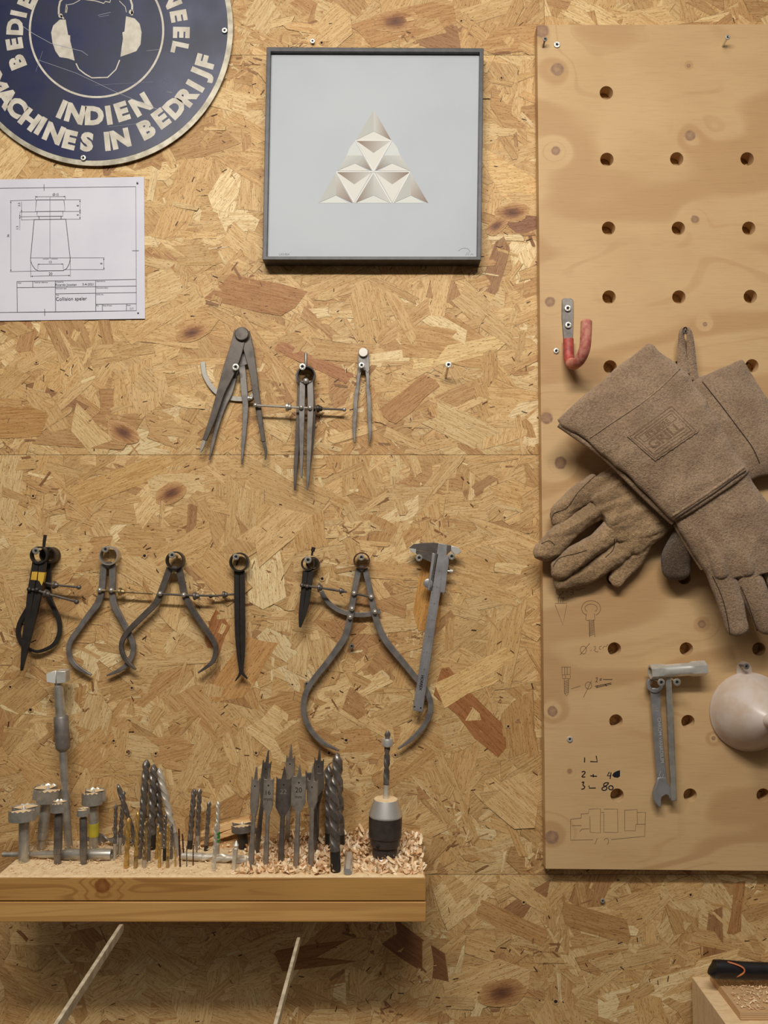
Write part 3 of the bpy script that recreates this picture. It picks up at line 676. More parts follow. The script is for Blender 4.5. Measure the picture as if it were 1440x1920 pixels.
sgm.text('LX3.824', 533, 476.5, 4, ad, 0, left=False); MT['gpen'] = M_('grey_pencil', (140, 142, 145), None, .7); sgm.build('edition_number', 'gpen', ft, flat=True); sgm = MB(); sgm.stroke(z6((1215, 1280), (1240, 1265), (1270, 1268), (1285, 1285)), .7, ad, True); sgm.stroke(z6((1258, 1308), (1268, 1290), (1272, 1308), (1280, 1285)), .9, ad); sgm.stroke(z6((1285, 1305), (1295, 1298), (1303, 1305)), .9, ad)
sgm.build('signature', 'gpen', ft, flat=True)

# ------------------------------------------------------------------ dividers and calipers
def rod(mb, pts, d, r): mb.tube([P(x, y, d) for x, y in pts], r * S(d), 10); return mb
def nut(px, py, dx, d, r, L): # knurled nut on a roughly horizontal rod
    a = P(px - L / 2, py - dx * L / 2, d); b = P(px + L / 2, py + dx * L / 2, d)
    return MB().lathe(a, b, [(0, r * S(d) * .6), (.12, r * S(d)), (.45, r * S(d)), (.55, r * S(d) * .7), (.8, r * S(d) * .65), (1, r * S(d) * .5)], 16)
def ringband(cx, cy, r, d0, d1, th=2.2, a0=0, a1=360, squash=1):
    """open spring band: a short wide tube standing out from the wall"""
    mb = MB(); n = 36; vs = []
    for i in range(n + 1):
        a = math.radians(a0 + (a1 - a0) * i / n)
        for rr, dd in ((r, d1), (r, d0), (r - th, d0), (r - th, d1)):
            q = P(cx + rr * math.cos(a), cy + rr * math.sin(a), d1); vs.append(Vector((q.x, -dd, q.z)))
    fs = [(4 * i + k, 4 * i + (k + 1) % 4, 4 * i + 4 + (k + 1) % 4, 4 * i + 4 + k) for i in range(n) for k in range(4)]
    if a1 - a0 < 360: fs += [(0, 1, 2, 3), (4 * n + 3, 4 * n + 2, 4 * n + 1, 4 * n)]
    return mb.add(vs, fs)
class balls:
    def __init__(s, pts, d, r): s.a = (pts, d, r)
    def build(s, *k):
        for x, y in s.a[0]: MB().ball(P(x, y, s.a[1]), s.a[2] * S(s.a[1]), 12, 8).build(*k)

# outer dark firm-joint divider (top left of the three)
t = thing('divider', 'large dark steel divider with a domed round joint and two long pointed legs', 'divider', P(440, 850, .012))
MB().ribbon([(450, 620), (444, 650), (430, 692), (414, 735), (400, 780), (387, 815), (383, 825)], [22, 25, 24, 15, 12, 9, 8], .014, .005).build('leg', 'dark', t, bevel=.0006)
MB().ribbon([(458, 622), (466, 655), (474, 695), (481, 745), (488, 790), (494, 828)], [20, 19, 14, 12, 9, 7], .012, .005).build('leg', 'dark', t, bevel=.0006)
MB().ribbon([(384, 822), (380, 836), (375, 848)], [6, 6, 2.5], .015, .003).build('point', 'steel', t, bevel=.0003)
MB().ribbon([(494, 828), (498, 845), (497.5, 862)], [6, 5, 2], .013, .003).build('point', 'dark', t, bevel=.0003)
q = P(454, 627, .019); MB().lathe(Vector((q.x, -.008, q.z)), Vector((q.x, -.0235, q.z)), [(0, 13.5 * S()), (.75, 13.5 * S()), (.9, 13 * S()), (1, 11.5 * S())], 32).build('joint', 'dark', t)
# inner grey wing compass on the same screw
t = thing('wing_compass', 'grey steel wing compass with a curved arc, hanging inside the large dark divider', 'compass', P(425, 870, .004))
MB().ribbon([(447, 680), (440, 700), (430, 735), (420, 758), (409, 790), (399, 830), (392, 862)], [10, 11, 12, 10, 8, 6, 2], .006, .004).build('leg', 'grey', t, bevel=.0005)
MB().ribbon([(452, 680), (455, 700), (458, 735), (460, 757), (459, 790), (456, 830), (453, 870)], [12, 12, 12, 11, 9, 7, 2], .006, .004).build('leg', 'grey', t, bevel=.0005)
MB().prism([(441, 660), (462, 660), (468, 672), (466, 682), (455, 686), (440, 688), (436, 676)], .006, .0045).build('joint_plate', 'grey', t, bevel=.0004)
MB().ribbon([(380, 678), (383, 700), (394, 722), (410, 738), (432, 746), (452, 748), (468, 746), (474, 738)], [9, 9, 9, 9, 9, 9, 9, 6], .0038, .0018).build('arc', 'steel', t, bevel=.0004)
nut(469, 747, 0, .013, 5, 9).build('wing_nut', 'steel', t)
screw(441.7, 688.4, 6.8, .001, .024, 'screw holding the large dark divider and the grey wing compass', GH)
# spring divider in front
t = thing('spring_divider', 'steel spring divider with a short stem on top and an adjusting rod reaching left', 'divider', P(570, 915, .015))
ringband(574, 703, 17.5, .014, .024, 2.6).build('spring_ring', 'black', t)
MB().tube([P(573.5, 686, .02), P(573.5, 664, .02), P(573.5, 661, .02)], [2.6 * S(), 3 * S(), 2 * S()], 10).build('stem', 'grey', t)
MB().ribbon([(567, 714), (566.5, 740), (566, 770), (565.5, 820), (565, 870), (565, 896)], [10.5, 11, 10.5, 8.5, 6, 2.5], .019, .005).build('leg', 'grey', t, bevel=.0005)
MB().ribbon([(581, 714), (582, 740), (582, 770), (580, 820), (578, 880), (576, 919)], [11, 11.5, 11, 9.5, 6.5, 2.5], .019, .005).build('leg', 'grey', t, bevel=.0005)
balls([(573.5, 714.5)], .0255, 6).build('pivot_ball', 'steel', t)
balls([(564.8, 764), (581.2, 764.7)], .0255, 4.6).build('rivet', 'steel', t)
balls([(478.8, 759.8)], .0225, 4.4).build('rod_end', 'steel', t)
rod(MB(), [(479, 760), (540, 763.2), (582, 765)], .0225, 2.1).build('threaded_rod', 'steel', t)
nut(541, 763.4, .03, .0225, 8.5, 11).build('adjusting_nut', 'steel', t)
# second one behind
t = thing('spring_divider', 'darker steel spring divider tucked behind another one, its rod reaching right', 'divider', P(560, 915, .005))
ringband(572, 706, 18, .003, .012, 2.6).build('spring_ring', 'dark', t)
MB().ribbon([(562, 722), (561, 770), (558, 820), (554, 880), (552.5, 919)], [9, 10, 9, 7, 2.5], .008, .004).build('leg', 'dark', t, bevel=.0005)
MB().ribbon([(583, 722), (587, 770), (585, 820), (580, 870), (577, 905)], [9, 9, 8, 6, 2.5], .008, .004).build('leg', 'dark', t, bevel=.0005)
rod(MB(), [(562, 763.5), (600, 766), (645, 768)], .015, 2.1).build('threaded_rod', 'dark', t)
nut(599, 766.3, .03, .015, 7.5, 11).build('adjusting_nut', 'black', t)
balls([(645.5, 768)], .015, 4).build('rod_end', 'steel', t)
screw(567, 687.6, 6.6, .001, .028, 'screw through the spring rings of the two spring dividers', GH)
# small divider
t = thing('divider', 'small plain grey divider with a round joint, beside the spring dividers', 'divider', P(680, 829, .004))
MB().prism([(672, 656), (691, 655), (693, 693), (690, 700), (684, 694), (679, 694), (673, 700), (671, 690)], .006, .005).build('head', 'grey', t, bevel=.0006)
MB().ribbon([(675, 690), (671.5, 712), (670, 728), (667.5, 745), (665, 790), (664, 812), (665.5, 830)], [8, 6, 7, 8, 7, 6, 2], .006, .0045).build('leg', 'grey', t, bevel=.0005)
MB().ribbon([(688, 690), (689.5, 712), (689.5, 728), (691.5, 745), (693, 790), (694, 812), (692.5, 831)], [8, 6, 7, 8, 7, 6, 2], .006, .0045).build('leg', 'grey', t, bevel=.0005)
q = P(681, 660, .016); MB().lathe(Vector((q.x, -.005, q.z)), Vector((q.x, -.0155, q.z)), [(0, 9 * S()), (.85, 9 * S()), (1, 8 * S())], 28).build('joint', 'steel', t)
screw(678, 685, 5.8, .001, .018, 'screw holding the small plain grey divider', GH)

# black divider with yellow tape
t = thing('spring_divider', 'black spring divider with yellow tape bands on both legs', 'divider', P(40, 1258, .02))
ringband(72, 1041, 16.5, .0235, .034, 2.6).build('spring_ring', 'black', t)
MB().ribbon([(67, 1052), (62, 1080), (57, 1110), (51, 1160), (45, 1200), (38.5, 1258)], [13, 12, 12, 10.5, 9, 2], .026, .005).build('leg', 'black', t, bevel=.0006)
MB().ribbon([(80, 1052), (76, 1080), (71, 1110), (61, 1160), (51, 1205), (40, 1258)], [13, 13, 13, 11, 8, 2], .026, .005).build('leg', 'black', t, bevel=.0006)
MB().prism([(60, 1072), (70.3, 1072), (68.3, 1088), (57.5, 1087)], .0255, .0062).build('tape_band', 'yellow', t, 'yellow tape')
MB().prism([(72, 1072.5), (84, 1073.5), (81, 1090), (78, 1098), (74, 1090), (70.8, 1088)], .0255, .0062).build('tape_band', 'yellow', t, 'yellow tape')
balls([(55, 1105), (69, 1106)], .033, 4.8).build('rivet', 'black', t)
rod(MB(), [(55, 1105), (70, 1107), (87, 1113), (143, 1128)], .032, 2.3).build('threaded_rod', 'dark', t)
nut(88, 1113.5, .27, .032, 8, 11).build('adjusting_nut', 'dark', t); balls([(143.5, 1128.3)], .032, 4.8).build('rod_end', 'dark', t)
MB().tube([P(82, 1027, .02), P(83, 1015, .02), P(85, 1003, .02)], [2.6 * S(), 3 * S(), 3.2 * S()], 10).build('stem', 'black', t)
t = thing('outside_caliper', 'black bow-legged caliper hanging behind the yellow taped divider', 'caliper', P(72, 1225, .003))
ringband(89, 1041, 15.5, .004, .022, 2.6).build('spring_ring', 'black', t)
MB().ribbon([(90, 1052), (90, 1085), (91, 1118), (101, 1142), (110, 1165), (110, 1190), (97, 1211), (70, 1222), (52, 1215)], [10, 10, 9, 8, 8, 8, 7, 6, 3], .008, .004).build('leg', 'black', t, bevel=.0005)
MB().ribbon([(84, 1052), (76, 1090), (66, 1120), (48, 1146), (35, 1172), (34, 1193), (43, 1211), (58, 1221)], [10, 10, 9, 8, 8, 8, 6, 3], .0035, .004).build('leg', 'black', t, bevel=.0005)
rod(MB(), [(84, 1093), (104, 1097), (148, 1101)], .020, 2.1).build('threaded_rod', 'dark', t); nut(104, 1097, .1, .020, 7.5, 10).build('adjusting_nut', 'dark', t); balls([(148, 1101)], .020, 4.4).build('rod_end', 'dark', t)
screw(67, 1033, 6.6, .001, .036, 'screw carrying the divider with the yellow tape', GH)

def caliper(label, legs, ring, bl_, rodp, nuts, mat, rm, d, scr_lbl, scr, ringm='dark', extra=None):
    t = thing('outside_caliper', label, 'caliper', P(ring[0], max(p[1] for p in legs[0][0]), d))
    ringband(ring[0], ring[1], ring[2], d - .002, d + .011, 2.4).build('spring_ring', ringm, t)
    for k, (pts, wd) in enumerate(legs):
        MB().ribbon(pts, wd, d + (.0 if k == 0 else .0), .0045).build('leg', mat, t, bevel=.0006)
    q = P(ring[0], ring[1] + ring[2] - 1, d + .006); MB().lathe(Vector((q.x, -d + .001, q.z)), Vector((q.x, -d - .009, q.z)), [(0, 6 * S()), (.8, 6 * S()), (1, 4 * S())], 18).build('pivot', 'dark', t)
    balls(bl_, d + .007, 4.8).build('rivet', 'steel', t)
    rod(MB(), rodp, d + .007, 2.1).build('threaded_rod', rm, t)
    for (x, y, s_) in nuts: nut(x, y, s_, d + .007, 7.5, 12).build('adjusting_nut', rm, t)
    screw(scr[0], scr[1], 6.2, .001, d + .016, scr_lbl, GH)
    return t
caliper('grey outside caliper with bow legs and pale brassy adjusting rod, second tool from the left', [
    ([(194, 1058), (192, 1085), (190, 1108), (183, 1131), (165, 1155), (147, 1180), (133, 1200), (128, 1218), (133, 1238), (148, 1254), (171, 1266)], [12, 12, 12, 12.5, 11, 10, 10, 9, 9, 8, 3]),
    ([(210, 1058), (210, 1085), (209.5, 1108), (213, 1133), (224, 1156), (237, 1180), (247, 1202), (249, 1220), (242, 1240), (225, 1256), (199.5, 1267)], [12, 12, 12, 12.5, 11, 10, 10, 9.5, 9, 8, 3])],
    (203, 1042, 18), [(187, 1106.7), (208.5, 1107)], [(187, 1106.7), (286, 1113)], [(228, 1109.5, .06)], 'grey', 'brass', .009, 'screw carrying the grey bow-legged caliper, second from the left', (197.5, 1030), 'steel')
caliper('dark outside caliper with its curved legs spread wide, crossing the grey caliper', [
    ([(318, 1065), (309, 1090), (299, 1116), (290, 1133), (267, 1156), (244, 1179), (230, 1198), (227, 1216), (234, 1236), (254, 1256)], [12, 12, 12, 11, 10.5, 10, 9, 8.5, 8, 3]),
    ([(335, 1065), (340, 1090), (346, 1116), (359, 1141), (373, 1162), (388, 1184), (402, 1206), (404, 1222), (397, 1242), (371, 1262)], [12, 12, 12, 11, 10.5, 10, 9.5, 9, 8, 3])],
    (327, 1051, 17), [(300, 1113.4), (344.5, 1115.7)], [(300, 1113.4), (345, 1116), (400, 1117)], [(368, 1117.5, .02)], 'dark', 'dark', .014, 'screw carrying the dark wide-spread caliper', (322.5, 1041), 'black')
# inside caliper
t = thing('inside_caliper', 'dark closed inside caliper with two small feet turned outwards at the bottom', 'caliper', P(452, 1275, .009))
ringband(447.5, 1054, 18, .008, .021, 2.6).build('spring_ring', 'black', t)
MB().ribbon([(443.5, 1070), (443.5, 1110), (444.5, 1180), (447, 1225), (450, 1255), (449.5, 1264), (441, 1277)], [9.5, 9.5, 9, 7, 5, 5, 2], .011, .0045).build('leg', 'black', t, bevel=.0005)
MB().ribbon([(453.5, 1070), (454, 1110), (455, 1180), (455, 1225), (453.5, 1255), (455, 1263), (463.5, 1273)], [9.5, 9.5, 9, 7, 5, 5, 2], .011, .0045).build('leg', 'black', t, bevel=.0005)
rod(MB(), [(440, 1114), (395, 1118)], .0135, 2.0).build('threaded_rod', 'dark', t); nut(422, 1115, -.05, .0135, 7, 10).build('adjusting_nut', 'dark', t); balls([(395, 1118)], .0135, 4).build('rod_end', 'dark', t)
screw(442.4, 1044, 6.2, .001, .028, 'screw carrying the closed inside caliper', GH)
# small dark divider
t = thing('spring_divider', 'short black spring divider with a knurled stem, left of the biggest caliper', 'divider', P(563, 1176, .012))
ringband(577, 1057, 13, .017, .029, 2.4).build('spring_ring', 'black', t)
ringband(586, 1057, 12.5, .005, .017, 2.4).build('spring_band', 'black', t)
MB().ribbon([(572.5, 1070), (570, 1095), (566, 1130), (563, 1155), (561.5, 1176)], [10, 9.5, 8.5, 6.5, 2], .022, .0045).build('leg', 'black', t, bevel=.0005)
MB().ribbon([(583, 1070), (580, 1095), (575, 1130), (569, 1155), (563, 1177)], [10.5, 10, 9, 7, 2], .022, .0045).build('leg', 'black', t, bevel=.0005)
MB().tube([P(584.5, 1042, .02), P(586, 1034, .02), P(586.3, 1033.5, .02), P(588, 1026, .02)], [2 * S(), 2 * S(), 3.6 * S(), 3.6 * S()], 12).build('stem', 'black', t)
balls([(566, 1097.5), (576, 1099.5)], .029, 4).build('rivet', 'dark', t)
rod(MB(), [(566, 1097.5), (600, 1102), (650, 1110)], .0285, 2.2).build('threaded_rod', 'dark', t)
nut(600, 1102, .1, .0285, 8.5, 9).build('adjusting_nut', 'dark', t); nut(641, 1108, .1, .0285, 6, 9).build('lock_nut', 'dark', t)
screw(577.5, 1050, 6.8, .001, .036, 'screw carrying the short black spring divider', GH)
# large caliper
t = caliper('biggest caliper, grey wide bow legs joined by a riveted curved arc', [
    ([(673, 1066), (668, 1090), (663.5, 1114), (656, 1160), (647, 1194), (630, 1220), (610, 1247), (589, 1273), (574, 1298), (569, 1327), (574, 1352), (586, 1374), (607, 1394), (636, 1408)], [11, 11, 11.5, 12, 12.5, 12, 11.5, 11, 11, 10.5, 10, 9.5, 8, 2.5]),
    ([(684, 1066), (690, 1090), (695, 1114), (704, 1157), (717, 1191), (734, 1216), (755, 1241), (777, 1268), (797, 1292), (807, 1316), (805, 1341), (793, 1364), (772, 1386), (746, 1405)], [11, 11, 11.5, 12, 12.5, 12, 11.5, 11, 11, 10.5, 10, 9.5, 8, 2.5])],
    (678, 1051, 15.5), [(664, 1112.5), (696, 1119.5), (660, 1141.7), (703, 1147.5), (656.5, 1157.5)], [(664, 1112.5), (696, 1119.5)], [], 'grey', 'dark', .012, 'screw carrying the biggest caliper', (677.5, 1045), 'rust')
MB().ribbon([(602, 1108), (610, 1123), (625, 1138), (647, 1149), (675, 1153), (700, 1150), (713, 1145)], [9, 9, 9, 9, 9, 9, 9], .0095, .002).build('arc', 'grey', t, bevel=.0004)

# vernier caliper
zv = Z(755, 1000, 12); vd = .020
t = thing('vernier_caliper', 'satin steel vernier caliper resting head up on two screws', 'caliper', P(782, 1334, vd))
MB().prism([(822.3, 1018.5), (839, 1021), (833, 1062), (792.5, 1335.5), (774, 1332)], vd, .0035).build('beam', 'vernier', t, bevel=.0005)
MB().prism(zv((150, 320), (250, 240), (480, 215), (700, 205), (810, 225), (775, 440), (300, 368), (150, 335)), vd - .001, .0035).build('fixed_jaw', 'dark', t, bevel=.0006)
MB().prism(zv((150, 340), (303, 355), (300, 450), (225, 440), (170, 390)), vd - .0008, .0042).build('jaw_tip', 'bright', t, bevel=.0004)
MB().prism(zv((302, 372), (775, 442), (650, 655), (640, 655), (460, 572), (300, 455)), vd - .0005, .003).build('sliding_jaw', 'dark', t, bevel=.0006)
MB().prism(zv((1005, 258), (1095, 275), (1085, 400), (985, 490)), vd - .001, .0033).build('jaw_back', 'dark', t, bevel=.0004)
MB().prism(zv((1095, 275), (1230, 312), (1300, 370), (1320, 420), (1260, 468), (1170, 475), (1110, 420), (1085, 380)), vd - .001, .0036).build('jaw_tip', 'bright', t, bevel=.0008)
MB().prism(zv((670, 440), (735, 455), (600, 1285), (555, 1270), (640, 655)), vd - .0005, .0046).build('slider', 'vernier', t, bevel=.0004)
MB().prism(zv((722, 455), (800, 460), (665, 1300), (598, 1290)), vd - .0005, .004).build('slider_groove', 'dark', t, bevel=.0003)
MB().prism(zv((985, 490), (1050, 500), (1040, 640), (950, 1345), (835, 1328), (925, 500)), vd - .0005, .0045).build('slider', 'vernier', t, bevel=.0005)
q0 = P(804, 1094, vd + .001); MB().lathe(Vector((q0.x - .001, -vd + .001, q0.z)), Vector((q0.x - .001, -vd - .004, q0.z)), [(0, 8 * S()), (.1, 8.5 * S()), (.9, 8.5 * S()), (1, 7 * S())], 22).build('thumb_roller', 'vernier', t)
MB().tube([P(838, 1070.5, vd + .001), P(843, 1070.8, vd + .001), P(843.3, 1070.8, vd + .001), P(849, 1071.5, vd + .001)], [1.6 * S(), 1.6 * S(), 4 * S(), 3.4 * S()], 14).build('lock_screw', 'bright', t)
mk = MB(); f0 = vd + .0037
def beam(u, v_): # v along beam 0..1, u across -1..1
    x = 830.6 + (783 - 830.6) * v_; y = 1020 + (1334 - 1020) * v_; wd = 7.6
    return (x + u * wd * .99, y + u * wd * .15)
for k in range(75):
    v_ = .16 + k * .0098; L_ = (.35 if k % 10 == 0 else (.22 if k % 5 == 0 else .14))
    mk.stroke([beam(.92, v_), beam(.92 - L_ * 1.5, v_)], .45, f0)
    if k % 2 == 0: mk.stroke([beam(-.92, v_), beam(-.92 + L_ * 1.2, v_)], .45, f0)
for k in range(8):
    a = beam(0, .16 + k * .098); mk.text(str(k + 2), a[0] + .5, a[1], 4, f0, .15)
mk.build('scale_marks', M_('etched_marks', (96, 92, 90), None, .6), t, flat=True)
mk = MB(); mk.text('HORREX', 790.2, 1280.5, 5, f0, PI / 2 + .15, bold=.03); mk.build('brand_mark', 'marker', t, 'small black maker lettering', flat=True)
for (x, y) in ((777.3, 1325), (789, 1327.3)): MB().poly(circ(x, y, 1.5, 12), f0 + .0001).build('hole', 'hole', t, flat=True)
screw(785.8, 1046, 6.6, .001, vd + .007, 'left screw under the jaws of the vernier caliper', GH); screw(847, 1043.3, 6.4, .001, vd + .007, 'right screw beside the head of the vernier caliper', GH)

# free screws in the wall
screw(841, 684, 6.2, .001, .030, 'lone long screw standing out of the strand board with nothing on it', GW, drift=(-.002, -.012))
screw(659.5, 1211.5, 4.8, .001, .010, 'short screw between the legs of the biggest caliper', GW, 'grey')
screw(575, 1282.5, 4.6, .001, .006, 'screw half hidden behind the left bow leg of the biggest caliper', GW, 'grey')
screw(1130, 1689, 4.4, .001, .005, 'bluish screw in the strand board below the plywood', GW)
screw(586, 77, 4.6, .001, .006, 'bent screw just above the framed print', GW, 'bright')
screw(1044.5, 83.5, 6.4, .018, PF + .0008, 'flush screw in the upper left corner of the plywood', GB, 'bright')
screw(1022, 73.5, 4.4, .018, PF + .012, 'thin screw standing out of the plywood corner', GB, 'grey', drift=(-.001, -.006))
screw(1364.5, 70, 5, .018, PF + .016, 'screw standing out near the top edge of the plywood', GB, drift=(-.001, -.004))
screw(1043, 658, 5.6, .018, PF + .0008, 'flush screw left of the red hook', GB)
screw(1068.5, 1386, 5.6, .018, PF + .0008, 'flush screw above the black marker writing', GB, 'bright')

# ------------------------------------------------------------------ red hook
t = thing('wall_hook', 'steel J-shaped wall hook with red rubber coating on the plywood', 'hook', P(1066, 690, PF))
MB().prism([(1054, 561), (1058, 559), (1070, 559), (1075, 562), (1075.5, 590), (1074, 640), (1057, 640), (1053.5, 595)], PF, .003).build('mounting_plate', 'grey', t, bevel=.0008)
d0 = PF + .004
hk = [(1065.5, 636, d0 + .004), (1066, 655, d0 + .005), (1067, 672, d0 + .008), (1073, 683, d0 + .018), (1083, 679, d0 + .035), (1091, 668, d0 + .046), (1096.5, 652, d0 + .053), (1098.5, 630, d0 + .056), (1099.5, 603, d0 + .058)]
hkf = catmull(hk, 5); cut = 14
MB().tube([P(*p) for p in hkf[:cut]], [10 * S(.03)] * cut, 18, squash=.9).build('coating', 'red', t)
fr_ = hkf[cut - 1:]
MB().tube([P(*p) for p in fr_] + [P(1099.5, 600.5, d0 + .058)], [10.2 * S(.03)] * (len(fr_)) + [8 * S(.03)], 18).build('front_arm', 'dusty', t, 'dusty faded red arm')
screw(1064.8, 578, 6.4, PF, PF + .0048, 'upper screw of the red hook', GB); screw(1065.8, 609.5, 6.4, PF, PF + .0048, 'lower screw of the red hook', GB)

# ------------------------------------------------------------------ wrench and box spanner
zw = Z(1160, 1220, 5.143); wd_ = PF + .010
t = thing('combination_wrench', 'flat chrome combination wrench with an open jaw at the bottom and raised lettering', 'wrench', P(1242, 1515, wd_))
MB().ribbon([(1229, 1290), (1230, 1310), (1234, 1370), (1238, 1420), (1242, 1462)], [18, 17, 17, 17.5, 18], wd_, .005).build('shaft', 'vernier', t, bevel=.001)
jaw = [(1233, 1458), (1231, 1470), (1227, 1480), (1225, 1489), (1226, 1498), (1230.5, 1508), (1239.5, 1517), (1240.5, 1507), (1240, 1499), (1243, 1493), (1248, 1490), (1253, 1492), (1256, 1499), (1260, 1495), (1260, 1485), (1256, 1475), (1251, 1466), (1250, 1458)]
MB().prism(jaw, wd_ - .001, .007).build('open_jaw', 'vernier', t, bevel=.0012)
MB().prism(circ(1228.5, 1284, 15, 28), wd_ - .001, .008, [circ(1228.5, 1284, 9, 20)]).build('ring_end', 'vernier', t, bevel=.001)
tw = MB(); tw.text('CHROM VANADIUM', 1238.8, 1388, 6.5, wd_ + .0053, PI / 2 - .075, bold=.01); tw.text('13', 1232.5, 1331, 5, wd_ + .0053, PI / 2 - .07); tw.stroke(zw((405, 1160), (392, 1200), (418, 1240), (432, 1190)), 1.2, wd_ + .0053)
tw.build('raised_lettering', 'bright', t, flat=True)
t = thing('box_spanner', 'zinc tubular box spanner with its long tommy bar hanging down, over the wrench', 'spanner', P(1262, 1504, wd_))
bd = PF + .024
mb = MB(); a = P(1219, 1260, bd); b = P(1322, 1252.5, bd - .004); ax = b - a; r0 = 13.3 * S(bd)
vs = []; prof = [(0, 1.02), (.18, 1.02), (.3, .9), (.68, .9), (.78, 1.05), (1, 1.02), (1, .75), (.9, .75), (.1, .75), (0, .75)]; n = 24
dax = ax.normalized(); u = dax.cross(Vector((0, 1, 0))).normalized(); w_ = dax.cross(u)
for tt, rr in prof:
    hexf = 1 if (tt < .25 or tt > .72) else 0
    for k in range(n):
        an = 2 * PI * k / n; hx = math.cos(PI / 6) / math.cos((an % (PI / 3)) - PI / 6); vs.append(a + ax * tt + (u * math.cos(an) + w_ * math.sin(an)) * r0 * rr * (hx * 1.03 if hexf else 1))
fs = [(i * n + k, i * n + (k + 1) % n, ((i + 1) % len(prof)) * n + (k + 1) % n, ((i + 1) % len(prof)) * n + k) for i in range(len(prof)) for k in range(n)]
mb.add(vs, fs).build('socket_tube', 'bright', t, sharp=28)
MB().ribbon([(1254, 1270), (1255.5, 1300), (1258, 1350), (1261, 1420), (1263, 1455), (1264.5, 1503)], [11, 11, 12, 11.5, 11, 11], wd_ + .004, .006, dd=[.004, .002, 0, 0, 0, 0]).build('tommy_bar', 'steel', t, bevel=.0016)
screw(1240, 1279.5, 7, .018, PF + .034, 'left screw under the tubular box spanner', GB); screw(1269.5, 1279, 7, .018, PF + .034, 'right screw under the tubular box spanner', GB)

# ------------------------------------------------------------------ funnel
t = thing('funnel', 'translucent white plastic funnel hung mouth-first against the plywood, at the right edge', 'funnel', P(1405, 1405, PF))
c = P(1403, 1334, PF + .001); rr = 72.5 * S(PF)
prof = [(0, 1), (.03, 1.0), (.05, .97), (.12, .93), (.22, .84), (.34, .68), (.46, .47), (.56, .28), (.60, .17), (.66, .14), (.82, .12), (1, .09), (1, .07), (.82, .10), (.6, .14), (.55, .26), (.46, .45), (.34, .66), (.22, .82), (.12, .91), (.04, .955), (0, .96)]
mb = MB(); vs = []; n = 56; L = .105
for tt, q_ in prof:
    for k in range(n): an = 2 * PI * k / n; vs.append(c + Vector((rr * q_ * math.cos(an), -L * tt, rr * q_ * math.sin(an))))
m_ = len(prof); fs = [(i * n + k, i * n + (k + 1) % n, ((i + 1) % m_) * n + (k + 1) % n, ((i + 1) % m_) * n + k) for i in range(m_) for k in range(n)]
mb.add(vs, fs).build('cone', 'funnel', t)
MB().prism([(1381, 1272), (1381, 1250), (1386, 1243), (1394, 1239.5), (1403, 1242), (1409, 1250), (1411, 1268)], PF + .001, .0015, [circ(1393, 1249.5, 4, 12)]).build('hanging_tab', 'funnel', t)
screw(1399.5, 1249.5, 5.6, .018, PF + .015, 'screw through the tab of the white funnel', GB, 'grey', drift=(-.006, 0))

# ------------------------------------------------------------------ gloves
def loft(mb, secs, n=36, ex=2.6, close=.35):
    """secs: (left px, right px, distance, half thickness)"""
    rings = []
    for (l, r, d, th) in secs:
        A = P(l[0], l[1], d); B = P(r[0], r[1], d); c = (A + B) / 2; h = (B - A) / 2
        ring_ = []
        for k in range(n):
            a = 2 * PI * k / n; ca, sa = math.cos(a), math.sin(a)
            xx = math.copysign(abs(ca) ** (2 / ex), ca); yy = math.copysign(abs(sa) ** (2 / 2.2), sa)
            ring_.append(c + h * xx + Vector((0, -th * yy, 0)))
        rings.append(ring_)
    m = len(rings); vs = [v for r_ in rings for v in r_]
    fs = [(i * n + k, i * n + (k + 1) % n, (i + 1) * n + (k + 1) % n, (i + 1) * n + k) for i in range(m - 1) for k in range(n)]
    fs += [tuple(range(n - 1, -1, -1)), tuple((m - 1) * n + k for k in range(n))]
    mb.add(vs, fs)
def finger(mb, pts, radii, flat=.78):
    pts = catmull([(*p, r) for p, r in zip(pts, radii)], 6)
    c = [P(p[0], p[1], p[2]) for p in pts]; r = [p[3] * S(p[2]) for p in pts]
    e = (c[-1] - c[-2]).normalized(); base = r[-1]; cl_ = c[-1]
    for k in range(1, 6):
        a = k / 5 * PI / 2 * .97; c.append(cl_ + e * base * math.sin(a) * .8); r.append(base * math.cos(a))
    mb.tube(c, r, 20, squash=flat)
def organic(mb, name, mat, parent, voxel=.0014, smooth=6, disp=None, label=None):
    me = bpy.data.meshes.new('tmp'); me.from_pydata(mb.v, [], mb.f)
    bm = bmesh.new(); bm.from_mesh(me); bmesh.ops.recalc_face_normals(bm, faces=bm.faces); bm.to_mesh(me); bm.free()
    o = bpy.data.objects.new('tmp', me); C.objects.link(o)
    r_ = o.modifiers.new('r', 'REMESH'); r_.mode = 'VOXEL'; r_.voxel_size = voxel
    s_ = o.modifiers.new('s', 'SMOOTH'); s_.factor = .5; s_.iterations = smooth
    dg = bpy.context.evaluated_depsgraph_get(); dg.update(); m2 = bpy.data.meshes.new_from_object(o.evaluated_get(dg)); bpy.data.objects.remove(o)
    if disp:
        nrm = [v.normal.copy() for v in m2.vertices]
        for v, n_ in zip(m2.vertices, nrm): v.co = v.co + n_ * disp(v.co)
    bvh = BVHTree.FromPolygons([v.co.copy() for v in m2.vertices], [tuple(p.vertices) for p in m2.polygons])
    off = wloc(parent); m2.transform(Matrix.Translation(-off)); m2.name = name
    m2.polygons.foreach_set('use_smooth', [True] * len(m2.polygons)); m2.materials.clear(); m2.materials.append(MT[mat])
    ob = bpy.data.objects.new(name, m2); C.objects.link(ob); ob.parent = parent
    if label: ob['label'] = label
    return ob, bvh
